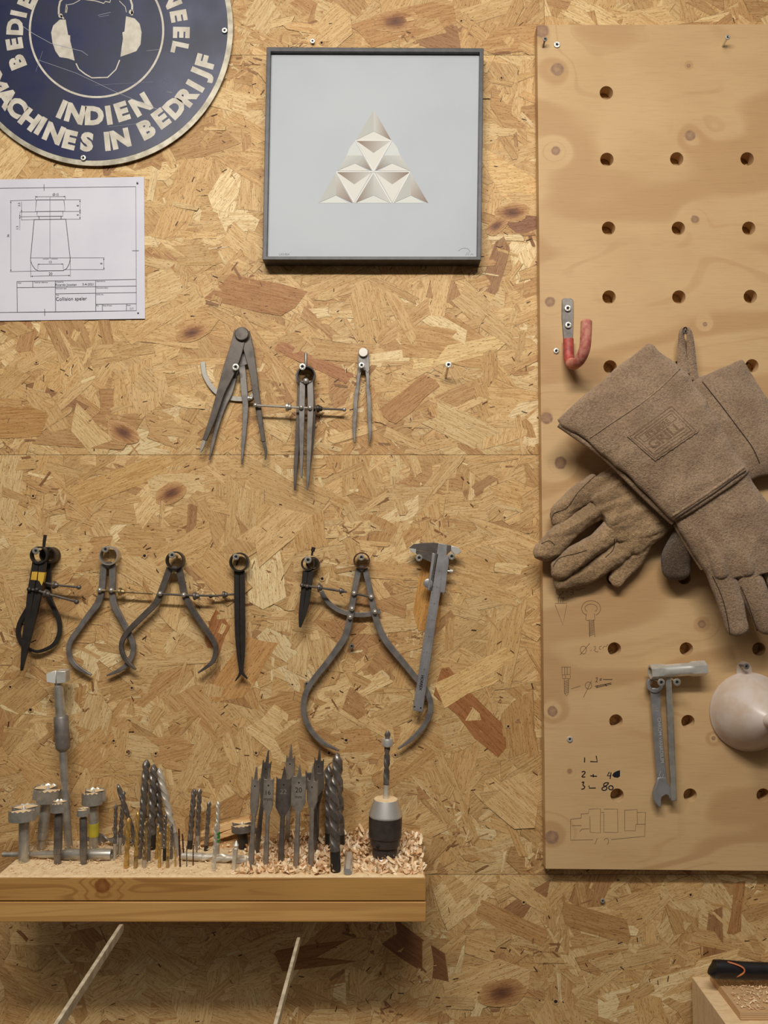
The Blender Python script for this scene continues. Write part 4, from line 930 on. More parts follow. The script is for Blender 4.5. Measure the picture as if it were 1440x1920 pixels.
def proj(bvhs, px, py, off=.0006, fallback=.06):
    d = ray(px, py).normalized(); best = None
    for b in bvhs:
        h = b.ray_cast(CAM, d)
        if h[0] is not None and (best is None or h[3] < best[1]): best = (h[0], h[3])
    return (best[0] - d * off) if best else P(px, py, fallback)
def axisfold(p0, p1, amp, across, along, seed):
    a = P(*p0, .05); b = P(*p1, .05); e = (b - a).normalized(); f = Vector((-e.z, 0, e.x))
    def fn(co):
        s_ = co.dot(e) * along; t_ = co.dot(f) * across
        n1 = noise.noise(Vector((s_, t_, seed))); n2 = noise.noise(Vector((s_ * 2.2, t_ * 2.1, seed + 9)))
        return (1 - abs(n1) * 2.2) * amp + n2 * amp * .5
    return fn

# glove behind
gB = thing('gauntlet_glove', 'tan suede gauntlet glove lying underneath, fingers pointing lower left', 'glove', P(1200, 1100, .03), 'pair of suede gauntlet gloves')
mb = MB()
loft(mb, [((1391, 674), (1508, 868), .044, .005), ((1375, 681), (1492, 880), .045, .009), ((1340, 696), (1460, 889), .045, .013), ((1304, 712), (1426, 893), .045, .014), ((1262, 745), (1385, 912), .044, .014), ((1225, 790), (1340, 935), .043, .014), ((1190, 832), (1295, 965), .042, .014), ((1165, 862), (1268, 985), .041, .012)])
cufB, bB1 = organic(mb, 'cuff', 'suede', gB, .0016, 6, axisfold((1400, 750), (1200, 930), .0012, 14, 26, 3))
mb = MB()
loft(mb, [((1185, 850), (1290, 968), .042, .014), ((1158, 870), (1255, 990), .045, .016), ((1130, 886), (1222, 1018), .046, .016), ((1108, 903), (1193, 1038), .046, .0145), ((1098, 920), (1172, 1036), .046, .011)])
finger(mb, [(1120, 912, .044), (1085, 928, .046), (1062, 950, .046), (1049, 972, .044)], [22, 19, 17.5, 16.5])
finger(mb, [(1130, 950, .043), (1095, 972, .045), (1055, 1003, .048), (1020, 1035, .044)], [21, 19, 19, 18])
finger(mb, [(1160, 985, .043), (1130, 1010, .046), (1090, 1038, .048), (1048, 1066, .045)], [22, 19, 18, 17])
finger(mb, [(1180, 1010, .042), (1140, 1048, .039), (1095, 1075, .037), (1055, 1090, .036)], [24, 20, 17, 15])
for a_ in ([(1250, 915, .050), (1190, 915, .057), (1130, 935, .056)], [(1262, 945, .050), (1205, 955, .058), (1150, 975, .056)], [(1255, 975, .048), (1215, 995, .055), (1165, 1005, .054)], [(1230, 900, .048), (1180, 885, .054), (1125, 905, .053)]): finger(mb, a_, [8, 9.5, 10])
finger(mb, [(1205, 1000, .042), (1188, 1040, .037), (1168, 1066, .036), (1152, 1088, .036)], [22, 19, 16, 14])
fo_ = axisfold((1270, 880), (1080, 1020), .0042, 34, 10, 7)
fo = lambda co: fo_(co) + noise.noise(co * 160) * .0009
hanB, bB2 = organic(mb, 'hand', 'suede_tan', gB, .0013, 9, fo, 'tan suede hand')
# glove in front
gA = thing('gauntlet_glove', 'brown suede gauntlet glove on top with a stitched leather patch, fingers pointing down', 'glove', P(1380, 1196, .05), 'pair of suede gauntlet gloves')
mb = MB()
loft(mb, [((1044, 788), (1216, 644), .082, .004), ((1052, 796), (1226, 652), .082, .007), ((1080, 812), (1250, 672), .083, .0105), ((1112, 836), (1285, 700), .085, .013), ((1150, 866), (1310, 735), .086, .014), ((1180, 893), (1330, 770), .087, .014), ((1212, 924), (1356, 815), .087, .014), ((1240, 952), (1380, 852), .087, .014), ((1264, 976), (1402, 884), .086, .014)])
cufA, bA1 = organic(mb, 'cuff', 'suede', gA, .0016, 6, axisfold((1130, 720), (1330, 930), .0030, 11, 20, 21))
mb = MB()
loft(mb, [((1252, 958), (1388, 862), .084, .011), ((1272, 988), (1408, 895), .083, .013), ((1288, 1016), (1432, 935), .082, .015), ((1305, 1044), (1462, 985), .080, .017), ((1322, 1070), (1490, 1030), .079, .017), ((1332, 1086), (1500, 1065), .078, .015)])
finger(mb, [(1345, 1060, .078), (1358, 1095, .078), (1371, 1135, .077), (1382, 1176, .075)], [24, 23, 21, 19])
finger(mb, [(1392, 1060, .079), (1408, 1095, .080), (1424, 1135, .078), (1440, 1172, .076)], [24, 23, 22, 20])
finger(mb, [(1440, 1050, .078), (1462, 1090, .078), (1484, 1128, .076), (1500, 1165, .074)], [24, 22, 21, 19])
finger(mb, [(1480, 1030, .076), (1505, 1060, .074), (1525, 1095, .072), (1540, 1125, .070)], [23, 21, 19, 17])
for a_ in ([(1310, 990, .088), (1335, 1030, .091), (1352, 1075, .089)], [(1370, 960, .088), (1385, 1020, .092), (1400, 1070, .091)]): finger(mb, a_, [9, 12, 12])
hanA, bA2 = organic(mb, 'hand', 'suede', gA, .0013, 4, axisfold((1330, 930), (1420, 1170), .0020, 26, 18, 33))
mb = MB()
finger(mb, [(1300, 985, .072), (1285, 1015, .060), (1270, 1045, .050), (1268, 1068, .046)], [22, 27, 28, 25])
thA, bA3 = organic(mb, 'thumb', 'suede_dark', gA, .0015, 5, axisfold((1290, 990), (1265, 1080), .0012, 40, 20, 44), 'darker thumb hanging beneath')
# seams, piping and patch
def seam(pts, bvhs, parent, r=.0007, name='seam', mat='seam', off=.0001, sm=True):
    p = catmull(pts, 10) if sm else pts
    # densify
    q = []
    for i in range(len(p) - 1):
        L_ = math.hypot(p[i + 1][0] - p[i][0], p[i + 1][1] - p[i][1]); k = max(1, int(L_ / 2.5))
        for j in range(k): q.append((p[i][0] + (p[i + 1][0] - p[i][0]) * j / k, p[i][1] + (p[i + 1][1] - p[i][1]) * j / k))
    q.append(p[-1]); pts3 = [proj(bvhs, x, y, off) for x, y in q]
    pts3 = [pts3[0]] + [(pts3[i - 1] + pts3[i] * 2 + pts3[i + 1]) / 4 for i in range(1, len(pts3) - 1)] + [pts3[-1]]
    return MB().tube(pts3, r, 8).build(name, mat, parent)
seam([(1106, 822), (1150, 792), (1195, 762), (1235, 730), (1275, 692)], [bA1], gA, .0006)
seam([(1108, 820), (1152, 790), (1197, 760), (1237, 728), (1272, 694)], [bA1], gA, .0011, 'hem_fold', 'suede', -.0003)
seam([(1266, 972), (1300, 950), (1345, 920), (1372, 900), (1398, 883)], [bA1, bA2], gA, .0011)
seam([(1262, 966), (1300, 942), (1345, 912), (1394, 876)], [bA1, bA2], gA, .0022, 'wrist_binding', 'suede', -.0008)
pip = catmull([(1048, 796), (1080, 818), (1120, 846), (1150, 872), (1190, 912), (1225, 946), (1262, 980)], 8)
MB().tube([P(x, y, .078) for x, y in pip], .0042, 14).build('piping', 'suede', gA)
MB().tube([P(x + 3, y - 4.5, .083) for x, y in pip], .0011, 8).build('piping_seam', 'seam', gA)
pip2 = catmull([(1267, 982), (1283, 1012), (1302, 1042), (1318, 1066)], 6)
MB().tube([P(x, y, .074) for x, y in pip2], .0040, 12).build('piping', 'suede_tan', gA)
seam([(1336, 1080), (1352, 1115), (1362, 1150), (1369, 1190)], [bA2], gA, .0006)
seam([(1389, 1100), (1402, 1130), (1412, 1160), (1420, 1183)], [bA2], gA, .0006)
seam([(1317, 716), (1352, 760), (1382, 800), (1410, 838), (1424, 868)], [bB1], gB, .0008)
for L_ in [[(1115, 893), (1085, 922), (1063, 952), (1040, 962), (1034, 975)], [(1000 + 15, 1020), (1030, 1014), (1040, 1022)], [(1037, 1062), (1050, 1046), (1080, 1038), (1100, 1032)], [(1135, 1045), (1150, 1030), (1152, 1010)]]:
    seam(L_, [bB2], gB, .0006)
# patch on the cuff
Pc = [(1259, 757), (1310, 809), (1228.5, 864), (1176, 818)]
def pu(u, v_): # u along text, v down
    a = Vector(Pc[3]).lerp(Vector(Pc[0]), u); b = Vector(Pc[2]).lerp(Vector(Pc[1]), u); return a.lerp(b, v_)
mb = MB(); nx, ny = 22, 14; vs = []
for side in (.0016, -.001):
    for j in range(ny + 1):
        for i in range(nx + 1):
            q = pu(i / nx, j / ny); e = R.uniform(-.6, .6) if (i in (0, nx) or j in (0, ny)) else 0
            vs.append(proj([bA1], q.x + e, q.y + e, side))
G = (nx + 1) * (ny + 1)
fs = [(j * (nx + 1) + i, j * (nx + 1) + i + 1, (j + 1) * (nx + 1) + i + 1, (j + 1) * (nx + 1) + i) for j in range(ny) for i in range(nx)]
bd_ = [i for i in range(nx + 1)] + [(j + 1) * (nx + 1) + nx for j in range(ny)] + [ny * (nx + 1) + i for i in range(nx - 1, -1, -1)] + [j * (nx + 1) for j in range(ny - 1, 0, -1)]
fs2 = fs + [tuple(G + k for k in reversed(f)) for f in fs] + [(bd_[k], bd_[(k + 1) % len(bd_)], G + bd_[(k + 1) % len(bd_)], G + bd_[k]) for k in range(len(bd_))]
patch = mb.add(vs, fs2).build('patch', 'suede', gA, 'rectangular stamped leather patch')
em = MB()
def pfx(px_, py_):  # text space: 100 wide, 60 high
    q = pu(px_ / 100, py_ / 60); return proj([bA1], q.x, q.y, .0020)
for L_ in [[(8, 8), (92, 8), (92, 52), (8, 52), (8, 8)], [(13, 12), (87, 12), (87, 24), (13, 24), (13, 12)], [(3, 3), (97, 3), (97, 57), (3, 57), (3, 3)], [(14, 47), (86, 47)]]:
    for a, b in zip(L_, L_[1:]):
        em.stroke([(a[0] + (b[0] - a[0]) * k / 14, a[1] + (b[1] - a[1]) * k / 14) for k in range(15)], 1.0, 0, fn=pfx)
em.text("IT'S EMIRE", 50, 18, 8, 0, 0, .01, fn=pfx); em.text('GRILL', 50, 35, 16, 0, 0, .02, fn=pfx, wide=1.2)
em.build('embossed_lettering', M_('stamped_suede', (128, 104, 82), (108, 86, 68), .95, 0, 300, spec=.1), patch, flat=True)
# hanging loop
hl = MB()
lp = [(1303, 712, .040), (1299, 690, .040), (1296, 660, .042), (1294, 635, .044), (1291, 618, .045), (1284, 613, .045), (1278, 622, .043), (1278, 645, .040), (1279, 670, .040), (1282, 700, .042)]
lq = catmull(lp, 6); wdt = catmull([(10,), (10,), (10,), (8.5,), (6,), (4,), (6,), (9,), (12,), (14,)], 6)
for i in range(len(lq)): pass
vs = []; 
for (x, y, d_), (h_,) in zip(lq, wdt):
    for sx_, dd in ((-h_ * .8, -.001), (-h_ * .8, .003), (0, .0065), (h_ * .8, .003), (h_ * .8, -.001), (0, -.003)):
        vs.append(P(x + sx_, y, d_ + dd))
m_ = len(lq); fs = [(6 * i + k, 6 * i + (k + 1) % 6, 6 * i + 6 + (k + 1) % 6, 6 * i + 6 + k) for i in range(m_ - 1) for k in range(6)] + [(0, 1, 2, 3, 4, 5), tuple(6 * (m_ - 1) + k for k in range(5, -1, -1))]
hl.add(vs, fs).build('hanging_loop', 'suede', gA, 'folded suede hanging loop', sharp=60)
screw(1286, 622, 5, .018, .048, 'dark screw head inside the hanging loop of the gloves', GB, 'dark')

# ------------------------------------------------------------------ shelf
XL, XRs = P(-9, 1643, .129).x, P(798.5, 1647, .129).x
zA = P(400, 1690.0, .129).z; zB_ = P(400, 1728.5, .129).z
kn_ = [((P(192, 1661, .129).x, -.129, P(192, 1661, .129).z), .010)]
MT['pine1'] = wood('pine_plank_upper', (188, 140, 78), (142, 98, 48), (1.0, 8, 26), 1.4, 34, kn_, .6, (5, 90, 260), .5, (122, 74, 34), amp=.5)
MT['pine2'] = wood('pine_plank_lower', (206, 158, 94), (172, 122, 66), (.8, 8, 30), 1.2, 40, (), .6, (5, 90, 260), .5)
sh = thing('drill_shelf', 'thick wooden wall shelf of two stacked pine planks holding the drill bits', 'shelf', ((XL + XRs) / 2, -.0645, zB_))
MB().box((XL, -.129, zA + .0006), (XRs, -.0022, SZ)).build('plank', 'pine1', sh, 'upper pine plank with a dark knot', bevel=.0008)
MB().box((XL, -.1295, zB_), (XRs, -.0022, zA - .0008)).build('plank', 'pine2', sh, 'lower lighter pine plank', bevel=.0008)
# sawdust skin
sdm = MB(); nx, ny = 300, 40; vs = []
for j in range(ny + 1):
    for i in range(nx + 1):
        x = XL + .0005 + (XRs - XL - .001) * i / nx - .001; y = -.1285 + .1255 * j / ny
        u = (x - P(460, 1600, .06).x) / .26; b = max(0, min(1, u)) * (.3 + .7 * j / ny)
        h = .0006 + .0011 * (noise.noise(Vector((x * 60, y * 60, 0))) + .6) + .006 * b * (noise.noise(Vector((x * 30, y * 30, 5))) + .7)
        if i in (0, nx) or j in (0,): h = .0002
        vs.append((x, y, SZ + max(.0002, h)))
fs = [(j * (nx + 1) + i, j * (nx + 1) + i + 1, (j + 1) * (nx + 1) + i + 1, (j + 1) * (nx + 1) + i) for j in range(ny) for i in range(nx)]
tag(sdm.add(vs, fs).build('sawdust', 'sawdust', None, recalc=False), 'thin layer of pale sawdust covering the top of the drill shelf', 'sawdust', kind='stuff')
# shavings
RS = random.Random(5)
def shaving(mb, c, w_, L, cur, col, rot):
    n = 7; vs = []
    for i in range(n + 1):
        a = (i / n - .5) * cur; rad = L / max(cur, .2)
        p = Vector((rad * math.sin(a), 0, rad * (1 - math.cos(a)))); ww = w_ * (.55 + .45 * math.sin(PI * (i + .6) / (n + 1.2)))
        tw = Vector((math.sin(i * .3) * ww * .2, 0, 0))
        vs += [p + Vector((0, ww / 2, 0)) + tw, p - Vector((0, ww / 2, 0)) - tw]
    vs = [rot @ v + c for v in vs]
    mb.add(vs, [(2 * i, 2 * i + 1, 2 * i + 3, 2 * i + 2) for i in range(n)], [col] * len(vs))
from mathutils import Euler
SHC = [srgb(244, 220, 182), srgb(238, 210, 170), srgb(232, 198, 156), srgb(226, 186, 144), srgb(247, 228, 196), srgb(222, 184, 140)]
mb = MB(); xa = P(455, 1600, .06).x; xb = XRs - .002
for i in range(1700):
    x = xa + (xb - xa) * RS.random() ** .8; y = -RS.uniform(.006, .122); u = (x - xa) / (xb - xa)
    back = 1 - abs(y) / .125; hmax = (.004 + .020 * u * (1 - .4 * u)) * (.35 + .9 * back)
    if 640 < x / S() + 720 < 800: hmax *= 1.15
    z = SZ + .0015 + RS.random() ** 1.3 * hmax
    if (y < -.105): z = SZ + .0012 + RS.random() * .004
    if abs(x - P(653, 1620, .1).x) < .0095 and y < -.07: continue
    big = RS.random() < .25
    shaving(mb, Vector((x, y, z)), RS.uniform(.0022, .0042) * (1.6 if big else 1), RS.uniform(.008, .017) * (1.3 if big else 1), RS.uniform(.2, 3.2), RS.choice(SHC), Euler((RS.uniform(-1.1, 1.1), RS.uniform(-1, 1), RS.uniform(0, 6.3))).to_matrix())
for i in range(900):
    x = XL + .004 + (xa - XL - .004) * RS.random(); y = -RS.uniform(.005, .124)
    sm = .6 if y < -.09 else 1
    shaving(mb, Vector((x, y, SZ + .0016 + RS.random() * .005 * (1 if y > -.05 else .3))), RS.uniform(.0008, .002) * sm, RS.uniform(.003, .009) * sm, RS.uniform(.3, 3.5), RS.choice(SHC), Euler((RS.uniform(-.9, .9), RS.uniform(-.6, .6), RS.uniform(0, 6.3))).to_matrix())
for v in mb.v: v.y = min(v.y, -.0028)
shv = mb.build('wood_shavings', 'shaving', None, recalc=False); tag(shv, 'heap of curly pale wood shavings scattered between the drill bits on the shelf', 'shavings', kind='stuff')

# ------------------------------------------------------------------ drill bits
GD = 'twist drills standing in the shelf'; GSp = 'spade bits standing in the shelf'; GF = 'forstner bits standing in the shelf'
def axis(base, top, lean=0.0):
    b = PS(*base); d = -b.y; tp = P(top[0], top[1], max(.006, d + lean)); return b - (tp - b).normalized() * .0008, tp, S(d)
def drill(base, top, r, mat, label, start=.3, turns=4, lean=0., shank=None, tip=1.2):
    b, tp, s_ = axis(base, top, lean)
    t = thing('twist_drill', label, 'drill bit', b, GD); L = tp - b
    MB().tube([b, b + L * start], r * s_ * (.98 if shank else 1), 14).build('shank', shank or mat, t)
    MB().twist(b + L * (start - .01), tp, r * s_, turns, start=.02, tip=tip).build('flutes', mat, t, sharp=40)
    return t
DR = [((215, 1614), (217.5, 1508), 3.4, 'drill_dark', 'slim dark twist drill at the left end of the drill row, beside the tube end', .33, 3.5, 0, 'steel'),
 ((222.5, 1607), (232.5, 1483), 3.9, 'drill_dark', 'dark twist drill with a grey shank, second from the left of the row', .32, 4, 0, 'steel'),
 ((259, 1590), (220.5, 1470), 4.6, 'drill_dark', 'dark drill leaning left across its neighbour at the left of the row', .05, 3, 0, None),
 ((236.6, 1629), (241.5, 1533), 4.7, 'gold', 'thick gold twist drill in front at the left of the row', .10, 2.5, 0, None),
 ((254, 1629), (258.6, 1522), 3.7, 'gold', 'tall gold drill with a brownish shank, second gold one from the left', .25, 3, 0, 'brass'),
 ((262.5, 1611), (267, 1522), 3.6, 'drill_dark', 'dark drill right of the tall gold one, in front of the thick dark drills', .25, 4, 0, None),
 ((270, 1629), (274, 1539), 3.8, 'brass', 'dull yellowish drill in front of the thickest dark drills', .22, 3.5, 0, 'steel'),
 ((278.5, 1616), (281, 1532), 3.5, 'drill_dark', 'short dark drill just right of the dull yellowish one', .15, 3.5, 0, None),
 ((264, 1592), (275, 1424), 7.0, 'drill_dark', 'tallest thick dark twist drill of the bundle, leftmost of the three', .2, 4.2, 0, 'black'),
 ((284, 1594), (288.5, 1433), 7.6, 'drill_dark', 'thick dark twist drill in the middle of the tall bundle', .2, 4, 0, 'black'),
 ((302, 1592), (296.5, 1440), 5.6, 'drill_dark', 'slimmer dark tall drill behind, right side of the bundle', .25, 4.4, 0, 'grey'),
 ((336, 1606), (298, 1440), 6.2, 'drill_light', 'dusty pale grey drill leaning to the left against the tall bundle', .28, 3.2, 0, 'steel'),
 ((299, 1629), (300, 1560), 3.0, 'gold', 'small gold drill in front of the leaning pale drill', .2, 3, 0, None),
 ((293, 1612), (296.5, 1548), 2.6, 'gold', 'small gold drill half hidden behind another small gold one', .2, 3, 0, None),
 ((308, 1615), (310.6, 1526), 3.2, 'drill_dark', 'dark slim drill in the middle of the small gold drills', .3, 4.5, 0, 'black'),
 ((314.6, 1629), (315, 1544), 2.8, 'gold', 'long thin gold drill, rightmost of the gold ones', .3, 4, 0, 'brass'),
 ((321, 1612), (322.3, 1545), 2.8, 'drill_dark', 'thin dark drill next to the rightmost gold one', .2, 4, 0, None),
 ((328.7, 1627), (329.3, 1591), 1.6, 'gold', 'very short thin bronze drill at the front', .3, 3, 0, None),
 ((338, 1628), (335.3, 1553), 1.6, 'rust', 'thin brown drill leaning slightly left', .4, 4, 0, None),
 ((345, 1616), (342, 1563), 1.5, 'rust', 'thin reddish brown drill behind the small ones', .4, 4, 0, None),
 ((350, 1627), (350, 1586), 1.1, 'drill_dark', 'needle thin dark drill, leftmost of the three thinnest', .4, 4, 0, None),
 ((362, 1625), (362.5, 1583), 1.2, 'rust', 'needle thin brown drill, middle of the three thinnest', .4, 4, 0, None),
 ((369, 1615), (369.3, 1576), 1.2, 'drill_dark', 'needle thin dark drill, rightmost of the three thinnest', .4, 4, 0, None),
 ((355, 1594), (364.5, 1478), 5.0, 'drill_dark', 'dark drill at the back, left of a matching pair', .18, 3.6, 0, 'black'),
 ((369.5, 1594), (374.5, 1478), 4.5, 'drill_dark', 'dark drill with a pale shank at the back, right of a matching pair', .26, 3.4, 0, 'steel'),
 ((386, 1596), (392.5, 1502), 4.0, 'drill_dark', 'single dark drill standing alone between the pair and the green taped drill', .14, 3.4, 0, 'black'),
 ((407.5, 1618), (409, 1502), 3.9, 'drill_light', 'pale steel drill with green tape around it', .3, 4.5, 0, 'steel'),
 ((401, 1634), (405, 1544), 3.5, 'drill_light', 'short pale steel drill in front of the green taped one', .1, 4, 0, None),
 ((638, 1604), (632, 1411), 9.6, 'drill_dark', 'very thick dark twist drill, back right of the group beside the spade bits', .22, 3.1, 0, 'black'),
 ((629.5, 1636), (624.5, 1456), 9.6, 'drill_dark', 'very thick dark twist drill, the nearest one beside the spade bits', .24, 3.0, 0, 'black'),
 ((618, 1598), (616.5, 1434), 8.5, 'drill_dark', 'thick dark drill mostly hidden behind the two very thick ones', .24, 3.0, 0, 'black')]
for (b, tp, r, m_, lb, st, tu, le, shk) in DR:
    t = drill(b, tp, r, m_, lb, st, tu, le, shk)
    if 'with green tape' in lb:
        q0 = P(408, 1578, -t.location.y); q1 = P(408.6, 1559, -t.location.y); sq = (q1 - q0)
        mbb = MB()
        for k in range(3): mbb.lathe(q0 + sq * (.36 * k), q0 + sq * (.36 * k + .24), [(0, .0031), (1, .0031)], 16)
        mbb.build('tape', 'green', t, 'green tape rings')
def spade(base, top, wpx, sh_y, bl_y, mat, label, yaw=0., txt=None, shr=5.0):
    b, tp, s_ = axis(base, top)
    t = thing('spade_bit', label, 'drill bit', b, GSp); ax = tp - b
    fr = lambda y: max(0., min(1., (base[1] - y) / (base[1] - top[1])))
    fs_, fb = fr(sh_y), fr(bl_y); ft_ = fr(bl_y + 18)
    cy, sy_ = math.cos(yaw), math.sin(yaw); u = Vector((cy, -sy_, 0)); n_ = Vector((sy_, cy, 0)); hw = wpx / 2 * s_ / max(.5, cy); th = .0013
    prof = [(ft_, shr * s_ * .8), (fb, hw), (fs_ - .012, hw), (fs_ + .012, hw * 1.02), (fs_ - .012, hw * .82), (fs_ - .012, hw * .34), (1, .0003)]
    out = [(f, h) for f, h in prof] + [(f, -h) for f, h in reversed(prof)]
    fv = [b + ax * f + u * h - n_ * th for f, h in out]; bv = [v + n_ * 2 * th for v in fv]
    tr_ = tessellate_polygon([[Vector((h, f * .3, 0)) for f, h in out]]); N = len(out)
    mb = MB(); mb.add(fv + bv, [tuple(x) for x in tr_] + [tuple(i + N for i in reversed(x)) for x in tr_] + [(i, (i + 1) % N, N + (i + 1) % N, N + i) for i in range(N)])
    bl = mb.build('blade', mat, t, bevel=.0003)
    sm = MB(); sm._lathe(b, ax * (ft_ + .02), [(0, shr * s_ * .85), (.03, shr * s_), (.45, shr * s_), (.5, shr * s_ * .82), (.95, shr * s_ * .75), (1, shr * s_ * .5)], 6, .3)
    sm.build('shank', mat, t, sharp=20)
    c = b + ax * (fs_ - .07) - n_ * (th + .0001); hm = MB(); hm.add([c + u * 1.6 * s_ * math.cos(2 * PI * k / 12) + Vector((0, 0, 1.6 * s_ * math.sin(2 * PI * k / 12))) for k in range(12)], [tuple(range(12))]); hm.build('pilot_hole', 'hole', bl, flat=True)
    if txt:
        d = -(c.y); cm = MB()
        for k, (s__, hh) in enumerate(txt):
            q = b + ax * (fs_ - .14 - .07 * k) - n_ * (th + .00015)
            cm.text(s__, 0, 0, hh, 0, 0, fn=lambda a, b_, q=q: q + u * a * s_ - Vector((0, 0, b_ * s_)))
        cm.build('size_stamp', 'steel' if mat == 'dark' else 'black', bl, flat=True)
SPD = [((470, 1632), (481, 1438), 16, 1460, 1512, 'spade', 'grey spade bit leaning right, leftmost of the row of spade bits', .5, None, 5.5),
 ((480, 1604), (503.4, 1407), 16, 1428, 1480, 'dark', 'dark spade bit leaning right behind the leftmost one', .55, None, 5.2),
 ((498, 1628), (505, 1440), 18.5, 1459, 1510, 'spade', 'narrow grey spade bit with a stamped size, third from the left', .1, [('16', 8), ('mm', 7)], 5.2),
 ((526.5, 1620), (533.5, 1437), 28, 1458, 1512, 'dark', 'broad dark spade bit stamped 22', .06, [('22', 9)], 5.8),
 ((538, 1584), (546, 1396), 16, 1419, 1500, 'spade', 'tallest spade bit standing at the back in the middle', .5, None, 5),
 ((555, 1630), (562, 1433), 26, 1453, 1506, 'spade', 'broad grey spade bit stamped 20 mm in the front row', .06, [('20', 9), ('mm', 6)], 5.5),
 ((582.5, 1628), (587, 1436), 20, 1462, 1500, 'spade', 'grey spade bit turned sideways, rightmost in the front row', .5, None, 5.6),
 ((592, 1592), (599.3, 1402), 17, 1424, 1490, 'dark', 'tall dark spade bit at the back right of the spade bits', .4, None, 5),
 ((590, 1606), (590, 1428), 34, 1447, 1478, 'dark', 'widest brownish spade bit behind the rightmost front one', .1, None, 5.4)]
for a in SPD: spade(*a)
def forstner(base, top, hr, hh, sr_, mat, label, neck=None, shank='steel', lean=0., yaw=.5, cup='steel'):
    b, tp, s_ = axis(base, top, lean); ax = tp - b; L = ax.length
    t = thing('forstner_bit', label, 'drill bit', b, GF); h0 = 1 - hh * s_ / L
    nk = neck or .0
    pr = [(0, sr_ * s_ * .9), (.01, sr_ * s_)]
    if nk: pr = [(0, nk * s_), (.18, nk * s_), (.19, sr_ * s_)]
    pr += [(h0 - .05, sr_ * s_), (h0 - .045, sr_ * s_ * .72), (h0 - .01, sr_ * s_ * .72), (h0, sr_ * s_)]
    MB().lathe(b, b + ax, pr, 22).build('shank', shank, t)
    # head: two cutting segments around a central point, toothed rim
    mb = MB(); d = ax.normalized(); u = d.cross(Vector((0, 1, 0))).normalized(); w_ = d.cross(u); r = hr * s_; c0 = b + ax * h0; H = hh * s_ * .82
    for sgn in (0, PI):
        N = 12; a0, a1 = yaw + sgn + .30, yaw + sgn + PI - .62; lo = []; hi = []; il = []; ih = []
        for k in range(N + 1):
            a = a0 + (a1 - a0) * k / N; e = u * math.cos(a) + w_ * math.sin(a)
            tooth = (H * .14 if k % 2 == 0 else 0) if hr > 14 else 0
            lo.append(c0 + e * r); hi.append(c0 + e * r + d * (H + tooth)); il.append(c0 + e * r * .12); ih.append(c0 + e * r * .12 + d * H * .9)
        vs = lo + hi + il + ih; n1 = N + 1; fs = []
        mid = [c0 + (u * math.cos(a0 + (a1 - a0) * k / N) + w_ * math.sin(a0 + (a1 - a0) * k / N)) * r * .86 + d * (H * .84) for k in range(N + 1)]
        vs += mid
        for k in range(N):
            fs += [(k, k + 1, n1 + k + 1, n1 + k), (n1 + k, n1 + k + 1, 4 * n1 + k + 1, 4 * n1 + k), (4 * n1 + k, 4 * n1 + k + 1, 3 * n1 + k + 1, 3 * n1 + k), (2 * n1 + k, 2 * n1 + k + 1, k + 1, k)]
        fs += [(0, n1, 4 * n1, 3 * n1, 2 * n1), (N, 2 * n1 + N, 3 * n1 + N, 4 * n1 + N, n1 + N)]
        mb.add(vs, fs)
    hd_o = mb.build('cutting_head', cup, t, sharp=30)
    du = MB()
    for sgn in (0, PI):
        a0, a1 = yaw + sgn + .34, yaw + sgn + PI - .66; g0 = [c0 + d * H * .93]
        for k in range(11):
            a = a0 + (a1 - a0) * k / 10; g0.append(c0 + (u * math.cos(a) + w_ * math.sin(a)) * r * .93 + d * H * .97)
        n0 = len(g0); vs_ = g0 + [v - d * H * .12 for v in g0]
        du.add(vs_, [(0, k, k + 1) for k in range(1, 11)] + [(n0, n0 + k + 1, n0 + k) for k in range(1, 11)] + [(k, k + 1, n0 + k + 1, n0 + k) for k in range(1, 11)])
    if cup != 'grey' or True: tag_ = du.build('sawdust_cap', 'sawdust', hd_o, 'sawdust caked on top'); tag_['kind'] = 'stuff'
    pm = MB(); pm.lathe(c0, c0 + d * H * 1.35, [(0, r * .2), (.7, r * .16), (1, .0002)], 10); pm.build('centre_point', 'bright', t)
    # dusty top
    return t, b, ax, s_
forstner((45, 1617), (45, 1512), 27, 22, 9.2, 'steel', 'wide toothed forstner bit at the far left front, dusted with sawdust', yaw=.35)
forstner((77, 1594), (90, 1474), 25, 26, 9.8, 'steel', 'large forstner bit leaning right at the back left', neck=7, yaw=.9)
forstner((108, 1621), (110.5, 1501), 15, 19, 7.6, 'steel', 'medium forstner bit in front of the tall extension', neck=6.5, yaw=.3, shank='drill_dark')
forstner((157, 1621), (156, 1514), 11.5, 14, 6.8, 'steel', 'smallest slim forstner bit with a dark shank', neck=6, yaw=.3, shank='drill_dark')
t, b, ax, s_ = forstner((176, 1590), (175.5, 1480), 21, 25, 8.7, 'steel', 'forstner bit with olive yellow tape around its shank', yaw=.2)
MB().lathe(b + ax * .21, b + ax * .43, [(0, 9.4 * s_), (1, 9.4 * s_)], 22).build('tape', 'ytape', t, 'olive yellow tape')
forstner((456, 1592), (454, 1542), 21, 14, 9, 'steel', 'low black-shanked forstner bit among the shavings beside the spade bits', shank='black', yaw=.25, cup='grey')
